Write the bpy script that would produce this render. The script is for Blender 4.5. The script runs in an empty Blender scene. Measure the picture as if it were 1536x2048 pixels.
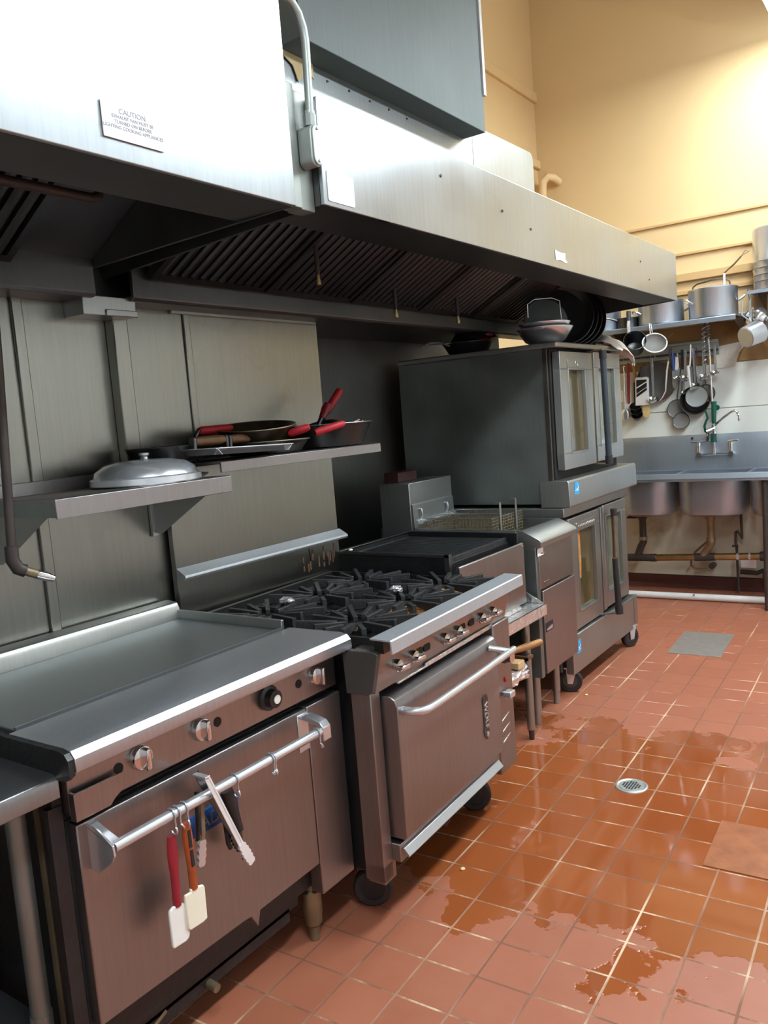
import bpy, bmesh, math, random
from mathutils import Vector as V, Matrix, Quaternion
random.seed(7)
PI = math.pi
C = bpy.context.scene.collection
sc = bpy.context.scene

# ------------------------------------------------------------------ geometry
class G:
    def __init__(s): s.bm = bmesh.new()
    def mesh(s, vs, fs):
        b = [s.bm.verts.new(v) for v in vs]
        for f in fs:
            try: s.bm.faces.new([b[i] for i in f])
            except ValueError: pass
        return s
    def box(s, x0, x1, y0, y1, z0, z1, M=None):
        vs = [V((x, y, z)) for z in (z0, z1) for y in (y0, y1) for x in (x0, x1)]
        if M: vs = [M @ v for v in vs]
        return s.mesh(vs, [(0,2,3,1),(4,5,7,6),(0,1,5,4),(2,6,7,3),(0,4,6,2),(1,3,7,5)])
    def prism(s, pts, ax, a, b):
        def mk(p, t): return {'x': (t, p[0], p[1]), 'y': (p[0], t, p[1]), 'z': (p[0], p[1], t)}[ax]
        n = len(pts)
        vs = [mk(p, a) for p in pts] + [mk(p, b) for p in pts]
        fs = [tuple(range(n))[::-1], tuple(range(n, 2*n))] + [(i, (i+1) % n, n+(i+1) % n, n+i) for i in range(n)]
        return s.mesh(vs, fs)
    def tube(s, pts, r, n=10, cap=True):
        pts = [V(p) for p in pts]
        rs = r if isinstance(r, (list, tuple)) else [r]*len(pts)
        rings = []; up = None
        for i, p in enumerate(pts):
            d = (pts[min(i+1, len(pts)-1)] - pts[max(i-1, 0)]).normalized()
            if up is None:
                up = d.cross(V((0,0,1)) if abs(d.z) < .9 else V((1,0,0))).normalized()
            else:
                up = (up - d*up.dot(d)).normalized()
            w = d.cross(up)
            rings.append([p + (up*math.cos(2*PI*k/n) + w*math.sin(2*PI*k/n))*rs[i] for k in range(n)])
        vs = [v for q in rings for v in q]; fs = []
        for i in range(len(rings)-1):
            for k in range(n): fs.append((i*n+k, i*n+(k+1) % n, (i+1)*n+(k+1) % n, (i+1)*n+k))
        if cap: fs += [tuple(range(n))[::-1], tuple(range(len(vs)-n, len(vs)))]
        return s.mesh(vs, fs)
    def cyl(s, a, b, r, r2=None, n=20):
        return s.tube([a, b], [r, r if r2 is None else r2], n)
    def lathe(s, prof, o, ax=(0,0,1), n=32):
        o = V(o); ax = V(ax).normalized()
        u = ax.cross(V((0,0,1)) if abs(ax.z) < .9 else V((1,0,0))).normalized(); w = ax.cross(u)
        vs = []; fs = []; idx = []
        for r, h in prof:
            if r < 1e-6:
                idx.append([len(vs)]); vs.append(o+ax*h)
            else:
                idx.append(list(range(len(vs), len(vs)+n)))
                vs += [o + ax*h + (u*math.cos(2*PI*k/n)+w*math.sin(2*PI*k/n))*r for k in range(n)]
        for a, b in zip(idx, idx[1:]):
            for k in range(n):
                k2 = (k+1) % n
                if len(a) == 1 and len(b) == 1: break
                if len(a) == 1: fs.append((a[0], b[k2], b[k]))
                elif len(b) == 1: fs.append((a[k], a[k2], b[0]))
                else: fs.append((a[k], a[k2], b[k2], b[k]))
        return s.mesh(vs, fs)
    def ball(s, c, r, sc_=(1,1,1), n=16):
        pr = [(math.sin(PI*i/8)*r, -math.cos(PI*i/8)*r) for i in range(9)]
        g = G().lathe(pr, (0,0,0), n=n)
        for v in g.bm.verts: v.co = V((v.co.x*sc_[0], v.co.y*sc_[1], v.co.z*sc_[2])) + V(c)
        return s.add(g)
    def ring(s, c, R, r, ax=(0,0,1), n=32, m=8, a0=0, a1=2*PI):
        c = V(c); ax = V(ax).normalized()
        u = ax.cross(V((0,0,1)) if abs(ax.z) < .9 else V((1,0,0))).normalized(); w = ax.cross(u)
        full = abs(a1-a0-2*PI) < 1e-6
        pts = [c + (u*math.cos(a0+(a1-a0)*k/n)+w*math.sin(a0+(a1-a0)*k/n))*R for k in range(n+1)]
        return s.tube(pts, r, m, not full)
    def add(s, g, M=None):
        vs = [(M @ v.co) if M else v.co.copy() for v in g.bm.verts]
        g.bm.verts.index_update()
        fs = [[v.index for v in f.verts] for f in g.bm.faces]
        g.bm.free()
        return s.mesh(vs, fs)

def out(name, g, mat, parent=None, bev=0, loc=None, smooth=True, label=None):
    me = bpy.data.meshes.new(name)
    off = V((0,0,0))
    p = parent
    while p is not None: off += p.location; p = p.parent
    if loc is not None and parent is None: off = V(loc)
    for v in g.bm.verts: v.co -= off
    bmesh.ops.remove_doubles(g.bm, verts=g.bm.verts, dist=1e-5)
    bmesh.ops.recalc_face_normals(g.bm, faces=g.bm.faces)
    g.bm.to_mesh(me); g.bm.free()
    me.materials.append(M[mat] if isinstance(mat, str) else mat)
    if smooth:
        for q in me.polygons: q.use_smooth = True
        me.set_sharp_from_angle(angle=math.radians(35))
    o = bpy.data.objects.new(name, me); C.objects.link(o)
    if parent: o.parent = parent
    elif loc is not None: o.location = loc
    if bev:
        b = o.modifiers.new('Bevel', 'BEVEL'); b.width = bev; b.segments = 2; b.limit_method = 'ANGLE'; b.angle_limit = math.radians(40)
    if label: o['label'] = label
    return o
def tag(o, label, cat, group=None):
    o['label'] = label; o['category'] = cat
    if group: o['group'] = group
    return o
def thing(name, label, cat, loc=(0,0,0), group=None, rz=0):
    o = bpy.data.objects.new(name, None); C.objects.link(o); o.location = loc; o.rotation_euler = (0,0,rz)
    o.empty_display_size = .05
    return tag(o, label, cat, group)
def solo(name, g, mat, label, cat, loc=(0,0,0), group=None, bev=0, smooth=True):
    return tag(out(name, g, mat, None, bev, loc, smooth), label, cat, group)
def struct(name, g, mat, bev=0):
    o = out(name, g, mat, None, bev, (0,0,0)); o['kind'] = 'structure'; return o
def dup(root, loc, label=None, rz=None):
    def cp(o, par):
        c = o.copy(); C.objects.link(c)
        if par: c.parent = par
        for ch in list(o.children): cp(ch, c)
        return c
    kids = list(root.children)
    r = root.copy(); C.objects.link(r)
    for ch in kids: cp(ch, r)
    r.location = loc
    if rz is not None: r.rotation_euler = (0,0,rz)
    if label: r['label'] = label
    return r
def text(s, size, depth):
    cu = bpy.data.curves.new('lettering', 'FONT'); cu.body = s; cu.size = size; cu.extrude = depth
    cu.align_x = 'CENTER'; cu.align_y = 'CENTER'
    o = bpy.data.objects.new('lettering', cu); C.objects.link(o)
    me = bpy.data.meshes.new_from_object(o)
    bpy.data.objects.remove(o); bpy.data.curves.remove(cu)
    g = G(); g.bm.from_mesh(me); bpy.data.meshes.remove(me)
    return g
def rrect(x0, x1, y0, y1, r, n=6):
    p = []
    for cx, cy, a in ((x1-r, y1-r, 0), (x0+r, y1-r, 90), (x0+r, y0+r, 180), (x1-r, y0+r, 270)):
        for k in range(n+1):
            t = math.radians(a+90*k/n); p.append((cx+r*math.cos(t), cy+r*math.sin(t)))
    return p

# ------------------------------------------------------------------ materials
M = {}
def nt(name):
    m = bpy.data.materials.new(name); m.use_nodes = True
    t = m.node_tree; t.nodes.clear()
    o = t.nodes.new('ShaderNodeOutputMaterial'); b = t.nodes.new('ShaderNodeBsdfPrincipled')
    t.links.new(b.outputs[0], o.inputs[0])
    M[name] = m
    return t, b, t.nodes.new, t.links.new
def ramp(N, L, src, stops):
    r = N('ShaderNodeValToRGB'); e = r.color_ramp.elements
    while len(e) < len(stops): e.new(.5)
    for i, (p, c) in enumerate(stops):
        e[i].position = p; e[i].color = (*c, 1) if len(c) == 3 else c
    L(src, r.inputs[0]); return r.outputs[0]
def noise(N, L, scale, detail=4, mul=(1,1,1), rough=.55, dist=0):
    t = N('ShaderNodeTexCoord'); mp = N('ShaderNodeMapping'); n = N('ShaderNodeTexNoise')
    mp.inputs['Scale'].default_value = mul
    L(t.outputs['Object'], mp.inputs[0]); L(mp.outputs[0], n.inputs['Vector'])
    n.inputs['Scale'].default_value = scale; n.inputs['Detail'].default_value = detail; n.inputs['Roughness'].default_value = rough
    n.inputs['Distortion'].default_value = dist
    return n.outputs['Fac']
def g3(v): return (v, v, v)
def steel(name, col, rough=.3, aniso=.5, dirt=.15, dirtcol=None, grain=.08, metal=1.0):
    t, b, N, L = nt(name)
    st = noise(N, L, 3, 3, (40, 40, 1.2))
    bl = noise(N, L, 2.2, 2)
    c = ramp(N, L, bl, [(.15, [x*(1-dirt*1.3) for x in col]), (.85, [x*(1+dirt*.15) for x in col])])
    mx = N('ShaderNodeMix'); mx.data_type = 'RGBA'; mx.blend_type = 'MULTIPLY'; mx.inputs[0].default_value = .5
    L(c, mx.inputs[6]); L(ramp(N, L, st, [(.3, g3(.82)), (.7, g3(1))]), mx.inputs[7])
    L(mx.outputs[2], b.inputs['Base Color'])
    b.inputs['Metallic'].default_value = metal
    mr = N('ShaderNodeMapRange'); mr.inputs[1].default_value = .1; mr.inputs[2].default_value = .9
    mr.inputs[3].default_value = max(.04, rough-grain); mr.inputs[4].default_value = rough+grain
    L(bl, mr.inputs[0]); L(mr.outputs[0], b.inputs['Roughness'])
    if aniso:
        b.inputs['Anisotropic'].default_value = aniso
        ge = N('ShaderNodeNewGeometry'); cr = N('ShaderNodeVectorMath'); cr.operation = 'CROSS_PRODUCT'
        ad = N('ShaderNodeVectorMath'); ad.inputs[1].default_value = (.001, .003, 0)
        cr.inputs[1].default_value = (0, 0, 1)
        L(ge.outputs['Normal'], cr.inputs[0]); L(cr.outputs[0], ad.inputs[0]); L(ad.outputs[0], b.inputs['Tangent'])
    bp = N('ShaderNodeBump'); bp.inputs['Strength'].default_value = .03; bp.inputs['Distance'].default_value = .02
    L(noise(N, L, 1.6, 2), bp.inputs['Height']); L(bp.outputs[0], b.inputs['Normal'])
    return b
def plain(name, col, rough=.5, metal=0, var=.12, scale=6, bump=0, bscale=80, spec=.5, **kw):
    t, b, N, L = nt(name)
    L(ramp(N, L, noise(N, L, scale, 4), [(.3, [x*(1-var) for x in col]), (.7, [min(1, x*(1+var*.5)) for x in col])]), b.inputs['Base Color'])
    b.inputs['Roughness'].default_value = rough; b.inputs['Metallic'].default_value = metal
    b.inputs['Specular IOR Level'].default_value = spec
    if bump:
        bp = N('ShaderNodeBump'); bp.inputs['Strength'].default_value = bump; bp.inputs['Distance'].default_value = .01
        L(noise(N, L, bscale, 3), bp.inputs['Height']); L(bp.outputs[0], b.inputs['Normal'])
    for k, v in kw.items(): b.inputs[k.replace('_', ' ')].default_value = v
    return b
steel('steel_hood', (.575, .63, .675), .30, .75, .06, metal=1)
steel('steel_table', (.34, .36, .37), .34, .3, .2, metal=.95)
steel('steel_wall', (.30, .298, .27), .30, .5, .12)
steel('steel_wall_dark', (.27, .27, .26), .42, .4, .3)
steel('steel_door', (.365, .345, .345), .38, .5, .1, metal=.96)
steel('steel_panel', (.38, .355, .35), .32, .4, .15, metal=.97)
steel('steel_top', (.52, .55, .58), .44, .3, .1, metal=.62)
steel('steel_rail', (.50, .53, .57), .33, .3, .05, metal=.86)
steel('steel_oven', (.44, .46, .45), .38, .4, .15, metal=.93)
steel('steel_oven_side', (.33, .375, .365), .42, .4, .5, metal=.85)
steel('steel_sink', (.44, .50, .58), .36, .3, .12, metal=.85)
steel('steel_pot', (.62, .67, .74), .32, .5, .06, metal=.9)
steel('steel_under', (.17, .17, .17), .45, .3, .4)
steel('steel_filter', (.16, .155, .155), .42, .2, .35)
steel('steel_griddle', (.20, .215, .21), .42, .2, .25, metal=.6)
steel('galvanised', (.20, .235, .24), .68, 0, .12, metal=.35)
steel('skirt_sheet', (.44, .48, .50), .42, .3, .1, metal=.95)
plain('chrome', (.75, .75, .76), .10, 1, .05)
plain('bright_steel', (.68, .71, .75), .26, .8, .08)
plain('tong_steel', (.78, .80, .82), .3, .35, .06)
plain('dark_steel', (.11, .11, .115), .35, 1, .3)
plain('brass', (.50, .36, .16), .35, 1, .3)
plain('old_brass', (.30, .24, .15), .5, .8, .4)
plain('dark_pipe', (.055, .045, .04), .5, .3, .4)
plain('cast_iron', (.052, .054, .056), .42, .45, .4, 30, .25, 160)
plain('rust_crumbs', (.52, .22, .055), .8, 0, .4, 40, .4, 120)
plain('stain_brown', (.11, .055, .025), .7, 0, .4, 40)
plain('dull_red', (.07, .028, .026), .6, 0, .3)
plain('disc_grey', (.15, .17, .165), .45, .2, .2)
plain('black_grease', (.012, .012, .013), .4, 0, .4, 12, .2, 50)
plain('black_rubber', (.018, .018, .02), .55, 0, .2)
plain('black_plastic', (.02, .02, .022), .35, 0, .2)
plain('blue_black_grip', (.03, .04, .055), .45, 0, .2)
plain('cavity', (.012, .011, .011), .8, 0, .2)
plain('pan_black', (.02, .02, .021), .32, .2, .3, 10)
plain('pan_worn', (.045, .03, .018), .38, .4, .7, 14)
plain('press_wood', (.19, .085, .03), .5, 0, .35, 25)
plain('red_silicone', (.42, .012, .022), .5, 0, .12)
plain('red_spatula', (.26, .012, .025), .4, 0, .15)
plain('orange_spatula', (.36, .07, .018), .35, 0, .3, 20)
plain('white_rubber', (.80, .80, .76), .5, 0, .05)
plain('cream_rubber', (.80, .77, .62), .5, 0, .06)
plain('white_plastic', (.80, .82, .84), .35, 0, .04)
plain('blue_plastic', (.02, .07, .30), .35, 0, .1)
plain('blue_enamel', (.01, .09, .32), .3, .3, .15)
plain('sky_sticker', (.02, .36, .75), .4, 0, .05)
plain('green_handle', (.005, .09, .06), .35, 0, .15)
plain('wood', (.42, .19, .06), .5, 0, .35, 25)
plain('pale_wood', (.62, .42, .22), .6, 0, .2, 25)
plain('dark_wood', (.17, .085, .04), .55, 0, .4, 25)
plain('yellow_bristle', (.74, .56, .24), .8, 0, .1, 60)
plain('cloth', (.86, .85, .82), .9, 0, .12, 18, .3, 30)
plain('green_card', (.16, .18, .13), .8, 0, .2)
plain('paper', (.86, .86, .85), .6, 0, .02)
plain('old_paper', (.72, .69, .62), .7, 0, .12, 30)
plain('tan_paper', (.62, .48, .27), .8, 0, .15)
plain('ink', (.28, .29, .33), .6, 0, .05)
plain('conduit_grey', (.36, .40, .38), .42, .35, .1)
plain('seam_grey', (.25, .27, .25), .42, .6, .15)
plain('shield_grey', (.085, .082, .075), .45, .4, .2)
plain('white_pipe', (.70, .71, .70), .4, 0, .06)
plain('floor_plate', (.33, .30, .27), .5, .5, .12, 20)
plain('drain_metal', (.62, .66, .66), .35, .8, .1)
plain('red_lens', (.35, .02, .015), .3)
plain('fryer_oil', (.10, .055, .02), .12, 0, .2)
plain('fixture_white', (.85, .85, .84), .4)
plain('mesh_grey', (.20, .195, .185), .6, .3, .1, 200, .4, 400)
plain('mesh_pale', (.33, .36, .36), .6, .3, .1, 200, .4, 400)
# mottled oven glass: brown residue with a glossy face
t, b, N, L = nt('oven_glass')
L(ramp(N, L, noise(N, L, 5, 5, (1, 1, .4)), [(.28, (.035, .03, .014)), (.5, (.085, .07, .03)), (.72, (.15, .095, .032))]), b.inputs['Base Color'])
b.inputs['Roughness'].default_value = .16; b.inputs['Coat Weight'].default_value = .6; b.inputs['Coat Roughness'].default_value = .04
t, b, N, L = nt('oven_glass_green')
L(ramp(N, L, noise(N, L, 4, 5, (1, 1, .4)), [(.28, (.05, .06, .05)), (.7, (.21, .24, .17))]), b.inputs['Base Color'])
b.inputs['Roughness'].default_value = .16; b.inputs['Coat Weight'].default_value = .6
# foil
t, b, N, L = nt('foil')
b.inputs['Base Color'].default_value = (.82, .82, .83, 1); b.inputs['Metallic'].default_value = .85; b.inputs['Roughness'].default_value = .26
bp = N('ShaderNodeBump'); bp.inputs['Strength'].default_value = .45; bp.inputs['Distance'].default_value = .010
vo = N('ShaderNodeTexVoronoi'); vo.inputs['Scale'].default_value = 38; tc = N('ShaderNodeTexCoord')
L(tc.outputs['Object'], vo.inputs['Vector']); L(vo.outputs['Distance'], bp.inputs['Height']); L(bp.outputs[0], b.inputs['Normal'])
# painted plaster
def paint(name, col, rough=.55, var=.06, stain=None):
    t, b, N, L = nt(name)
    c = ramp(N, L, noise(N, L, 1.1, 5), [(.3, [x*(1-var) for x in col]), (.7, col)])
    if stain:
        n2 = noise(N, L, 2.6, 6, (1, 1, 1), .65)
        mx = N('ShaderNodeMix'); mx.data_type = 'RGBA'
        L(ramp(N, L, n2, [(.56, g3(0)), (.72, g3(.75))]), mx.inputs[0]); L(c, mx.inputs[6]); mx.inputs[7].default_value = (*stain, 1)
        c = mx.outputs[2]
    L(c, b.inputs['Base Color']); b.inputs['Roughness'].default_value = rough
    bp = N('ShaderNodeBump'); bp.inputs['Strength'].default_value = .08; bp.inputs['Distance'].default_value = .01
    L(noise(N, L, 60, 3), bp.inputs['Height']); L(bp.outputs[0], b.inputs['Normal'])
paint('wall_yellow', (.78, .57, .30))
paint('wall_neutral', (.72, .74, .74))
paint('batten_gap_shade', (.62, .40, .18))  # darker brown than the wall: shadow gaps between boards put into the colour
paint('wall_white_sheet', (.80, .83, .78), .35, .06)
paint('wall_low_dirty', (.60, .57, .46), .5, .15, (.25, .20, .13))
paint('brown_board', (.36, .22, .085), .6, .25)
paint('ceiling_paint', (.76, .77, .76))
paint('base_tile', (.10, .03, .024), .4, .3)
# quarry tile floor with a wet patch
t, b, N, L = nt('quarry_tile')
tc = N('ShaderNodeTexCoord')
su = N('ShaderNodeVectorMath'); su.operation = 'SUBTRACT'; su.inputs[1].default_value = (1.814, 1.80, 0)
ro = N('ShaderNodeVectorRotate'); ro.rotation_type = 'Z_AXIS'; ro.inputs['Angle'].default_value = math.radians(-2.2)
L(tc.outputs['Object'], su.inputs[0]); L(su.outputs[0], ro.inputs['Vector'])
ad = N('ShaderNodeVectorMath'); ad.inputs[1].default_value = (16.2, 16.2, 0); L(ro.outputs[0], ad.inputs[0])
br = N('ShaderNodeTexBrick'); br.offset = 0; br.squash = 1
for k, v in (('Scale', 1), ('Mortar Size', .0040), ('Mortar Smooth', .35), ('Bias', 0), ('Brick Width', .162), ('Row Height', .162)): br.inputs[k].default_value = v
br.inputs['Color1'].default_value = (0, 0, 0, 1); br.inputs['Color2'].default_value = (1, 1, 1, 1); br.inputs['Mortar'].default_value = (.5, .5, .5, 1)
L(ad.outputs[0], br.inputs['Vector'])
sp = N('ShaderNodeSeparateXYZ'); L(tc.outputs['Object'], sp.inputs[0])
def mth(op, a, b_=None):
    n = N('ShaderNodeMath'); n.operation = op
    for i, q in enumerate((a, b_)):
        if q is None: continue
        if isinstance(q, (int, float)): n.inputs[i].default_value = q
        else: L(q, n.inputs[i])
    return n.outputs[0]
X_, Y_ = sp.outputs[0], sp.outputs[1]
d = mth('MINIMUM', mth('MINIMUM', mth('SUBTRACT', Y_, 2.10), mth('SUBTRACT', 3.62, Y_)), mth('MINIMUM', mth('SUBTRACT', X_, 1.2), mth('SUBTRACT', 2.62, X_)))
wn = noise(N, L, 3.4, 5, (1, 1, 1), .6)
wet = mth('ADD', d, mth('MULTIPLY', mth('SUBTRACT', wn, .5), 1.5))
wm = N('ShaderNodeMapRange'); wm.inputs[1].default_value = .0; wm.inputs[2].default_value = .025; L(wet, wm.inputs[0]); wet = wm.outputs[0]
tn = noise(N, L, 9, 6, (1, 1, 1), .7)
def mixc(f, a, b_, mode='MIX'):
    n = N('ShaderNodeMix'); n.data_type = 'RGBA'; n.blend_type = mode
    for q, i in ((f, 0), (a, 6), (b_, 7)):
        if isinstance(q, (int, float)): n.inputs[i].default_value = q
        elif isinstance(q, tuple): n.inputs[i].default_value = (*q, 1)
        else: L(q, n.inputs[i])
    return n.outputs[2]
tile = mixc(br.outputs['Color'], (.30, .085, .040), (.35, .105, .052))
dry = mixc(mth('MULTIPLY', tn, .5), tile, (.40, .175, .112))
wetc = mixc(br.outputs['Color'], (.265, .068, .020), (.31, .086, .026))
colr = mixc(wet, dry, wetc)
gn = noise(N, L, 2.6, 5, (3.2, .55, 1), .6)
groutc = ramp(N, L, gn, [(.44, (.20, .085, .05)), (.53, (.34, .18, .11)), (.64, (.66, .50, .34))])
colr = mixc(br.outputs['Fac'], colr, groutc)
L(colr, b.inputs['Base Color'])
rg = mth('ADD', mth('MULTIPLY', mth('SUBTRACT', 1.0, wet), .42), .055)
rg2 = mth('ADD', rg, mth('MULTIPLY', br.outputs['Fac'], .25))
L(rg2, b.inputs['Roughness'])
bp = N('ShaderNodeBump'); bp.inputs['Strength'].default_value = .35; bp.inputs['Distance'].default_value = .004
hh = mth('ADD', mth('MULTIPLY', mth('SUBTRACT', 1.0, br.outputs['Fac']), .8), mth('MULTIPLY', noise(N, L, 14, 3), .25))
L(mth('MULTIPLY', hh, mth('SUBTRACT', 1.0, mth('MULTIPLY', wet, .8))), bp.inputs['Height']); L(bp.outputs[0], b.inputs['Normal'])
# lamp lens
t, b, N, L = nt('lamp_lens')
b.inputs['Base Color'].default_value = (.9, .9, .9, 1)
b.inputs['Emission Color'].default_value = (.86, .955, 1, 1); b.inputs['Emission Strength'].default_value = 76

# ------------------------------------------------------------------ setting
struct('floor', G().box(-.1, 4.9, -1.7, 6.85, -.05, 0), 'quarry_tile')
struct('ceiling', G().box(-.1, 4.9, -1.7, 6.85, 5.0, 5.1), 'ceiling_paint')
struct('wall_left', G().box(-.1, 0, -1.7, 6.85, 0, 5), 'wall_yellow')
struct('wall_back', G().box(0, 4.9, 6.75, 6.85, 0, 5), 'wall_yellow')
struct('wall_right', G().box(4.8, 4.9, -1.7, 6.75, 0, 5), 'wall_neutral')
struct('wall_front', G().box(0, 4.8, -1.7, -1.6, 0, 5), 'wall_neutral')
struct('wall_left_chase', G().box(0, .605, -1.6, 2.815, 0, 2.9), 'steel_wall_dark')
# stainless cladding sheets
for i, (a, c) in enumerate(((-1.6, 1.408), (1.412, 2.068), (2.072, 2.82))):
    struct('trim_%d' % (i+1), G().box(.605, .62, a, c, .0, 2.10), 'steel_wall', .002)
struct('trim_4', G().box(.12, .15, 2.815, 5.45, 0, 2.02), 'steel_wall_dark')
struct('trim_5', G().box(.62, .632, 1.395, 1.43, .95, 2.05), 'steel_wall', .003)
struct('trim_6', G().box(.62, .628, 2.055, 2.085, 1.44, 2.02), 'steel_wall', .003)
struct('trim_7', G().box(.62, .635, 2.0, 2.80, 1.985, 2.015), 'steel_oven', .003)
# back wall sheets and boards
struct('trim_8', G().box(.0, 4.8, 6.735, 6.75, 1.445, 1.785), 'wall_white_sheet', .002)
struct('trim_9', G().box(.0, 4.8, 6.735, 6.75, .98, 1.440), 'wall_white_sheet', .002)
struct('trim_10', G().box(.0, 4.8, 6.735, 6.75, .10, .975), 'wall_low_dirty')
struct('trim_11', G().box(.0, 4.8, 6.73, 6.75, 1.79, 2.10), 'brown_board', .003)
for i, (z, h, p) in enumerate(((2.905, .022, .018), (2.655, .022, .02), (2.475, .06, .035), (2.36, .035, .02))):
    struct('trim_%d' % (12+i), G().box(.0, 4.8, 6.75-p, 6.75, z-h/2, z+h/2), 'batten_gap_shade', .004)
struct('baseboard_back', G().prism([(6.75, 0), (6.70, 0), (6.735, .03), (6.735, .105), (6.75, .105)], 'x', 0, 4.8), 'base_tile')
struct('trim_16', G().box(0, .03, 5.0, 6.75, 4.10, 4.18), 'wall_yellow', .006)
struct('trim_17', G().box(0, .03, 4.6, 6.75, 3.56, 3.63), 'wall_yellow', .006)

# ------------------------------------------------------------------ hoods
F_PROF = [(.75, 2.10), (1.26, 2.372)]
def hood(name, label, y0, y1, ztop, xf, trough_back, zb=2.12):
    t = thing(name, label, 'hood', (.62, y0, 2.0))
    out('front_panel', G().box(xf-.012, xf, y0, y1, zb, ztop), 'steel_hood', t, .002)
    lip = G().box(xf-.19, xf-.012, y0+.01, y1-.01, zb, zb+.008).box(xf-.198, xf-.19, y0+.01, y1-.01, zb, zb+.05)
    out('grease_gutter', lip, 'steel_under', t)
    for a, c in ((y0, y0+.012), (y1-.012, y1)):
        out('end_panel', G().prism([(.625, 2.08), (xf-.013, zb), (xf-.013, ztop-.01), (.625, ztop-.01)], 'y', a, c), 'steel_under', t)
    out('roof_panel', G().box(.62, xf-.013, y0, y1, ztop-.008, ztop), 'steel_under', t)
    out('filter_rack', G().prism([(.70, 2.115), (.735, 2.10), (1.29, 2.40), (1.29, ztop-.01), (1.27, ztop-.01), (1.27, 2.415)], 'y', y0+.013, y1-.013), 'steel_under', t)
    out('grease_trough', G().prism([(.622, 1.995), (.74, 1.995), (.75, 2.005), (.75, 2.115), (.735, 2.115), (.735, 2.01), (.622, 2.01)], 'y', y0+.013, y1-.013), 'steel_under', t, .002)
    return t
h1 = hood('exhaust_hood', 'tall stainless exhaust hood over the flat-top griddle, with a caution sign', -.7, 1.62, 2.98, 1.56, .62, 2.097)
h2 = hood('exhaust_hood', 'long low stainless exhaust hood over the burners, fryer and ovens', 1.735, 5.06, 2.39, 1.56, .62)
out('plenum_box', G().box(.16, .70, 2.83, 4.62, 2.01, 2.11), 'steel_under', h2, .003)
# dents and screws on the long hood
g = G()
for y, z in ((2.35, 2.31), (2.78, 2.27), (3.02, 2.24), (4.38, 2.27), (4.52, 2.19)): g.cyl((1.56, y, z), (1.563, y, z), .005, n=10)
out('screw', g, 'dark_steel', h2)
# filters
def filt(L_):
    t = thing('grease_filter', 'x', 'filter', (0, 0, 0), 'grease filters under the hoods')
    dx, dz = F_PROF[1][0]-F_PROF[0][0], F_PROF[1][1]-F_PROF[0][1]; ln = math.hypot(dx, dz); ang = math.atan2(dz, dx)
    Mx = Matrix.Translation((F_PROF[0][0]+.012, 0, F_PROF[0][1]-.012)) @ Matrix.Rotation(-ang, 4, 'Y')
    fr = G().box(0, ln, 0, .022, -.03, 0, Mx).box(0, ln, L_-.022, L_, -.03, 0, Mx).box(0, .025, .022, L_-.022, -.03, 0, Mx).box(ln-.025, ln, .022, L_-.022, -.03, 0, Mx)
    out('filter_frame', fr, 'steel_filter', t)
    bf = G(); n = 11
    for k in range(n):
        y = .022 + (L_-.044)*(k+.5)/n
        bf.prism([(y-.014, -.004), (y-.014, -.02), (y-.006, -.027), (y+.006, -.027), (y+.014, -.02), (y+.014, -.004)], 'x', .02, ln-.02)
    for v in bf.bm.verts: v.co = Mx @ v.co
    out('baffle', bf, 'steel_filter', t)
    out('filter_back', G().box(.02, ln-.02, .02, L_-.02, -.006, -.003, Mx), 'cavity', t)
    return t
f0 = filt(.52)
ords = ['nearest the partition between the two hoods', 'second from the partition between the hoods', 'third from the partition, above the charbroiler', 'fourth from the partition, in front of the oven stack', 'over the pans on the oven stack', 'farthest, at the far end of the long hood']
f0.location = (0, 1.80, 0); f0['label'] = 'dark slatted grease filter ' + ords[0]
for k in range(1, 6): dup(f0, (0, 1.80+k*.54, 0), 'dark slatted grease filter ' + ords[k])
for k, w in enumerate(('over the griddle beside the short inner pipe', 'above the griddle, farther from the partition')):
    dup(f0, (0, .80-k*.54, 0), 'dark slatted grease filter ' + w)
# strips and box in the gap between hoods
solo('seam_strip', G().box(1.49, 1.535, 1.622, 1.676, 2.105, 2.41), 'seam_grey', 'grey metal strip closing the gap between hoods, under the junction box', 'metal strip', (1.5, 1.68, 2.115), None, .002)
solo('seam_strip', G().box(1.48, 1.528, 1.678, 1.734, 2.105, 2.40), 'seam_grey', 'grey metal strip against the near end of the long hood', 'metal strip', (1.5, 1.716, 2.115), None, .002)
t = thing('conduit_run', 'grey electrical conduit with a junction fitting between the two hoods', 'conduit', (1.56, 1.70, 2.22))
out('conduit_pipe', G().tube([(1.56, 1.704, 2.33), (1.56, 1.709, 2.45), (1.56, 1.711, 2.51), (1.56, 1.706, 2.545), (1.56, 1.692, 2.575), (1.56, 1.668, 2.595), (1.56, 1.638, 2.603)], .0105, 14), 'conduit_grey', t)
out('compression_fitting', G().cyl((1.56, 1.702, 2.305), (1.56, 1.703, 2.335), .016, n=8).cyl((1.56, 1.703, 2.335), (1.56, 1.703, 2.343), .0135), 'conduit_grey', t)
out('fitting_body', G().prism(rrect(1.682, 1.723, 2.205, 2.308, .020), 'x', 1.53, 1.575), 'conduit_grey', t, .004)
out('fitting_cover', G().prism(rrect(1.685, 1.720, 2.208, 2.305, .017), 'x', 1.575, 1.580).cyl((1.58, 1.7025, 2.296), (1.583, 1.7025, 2.296), .004, n=8).cyl((1.58, 1.7025, 2.217), (1.583, 1.7025, 2.217), .004, n=8), 'conduit_grey', t, .0015)
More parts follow.
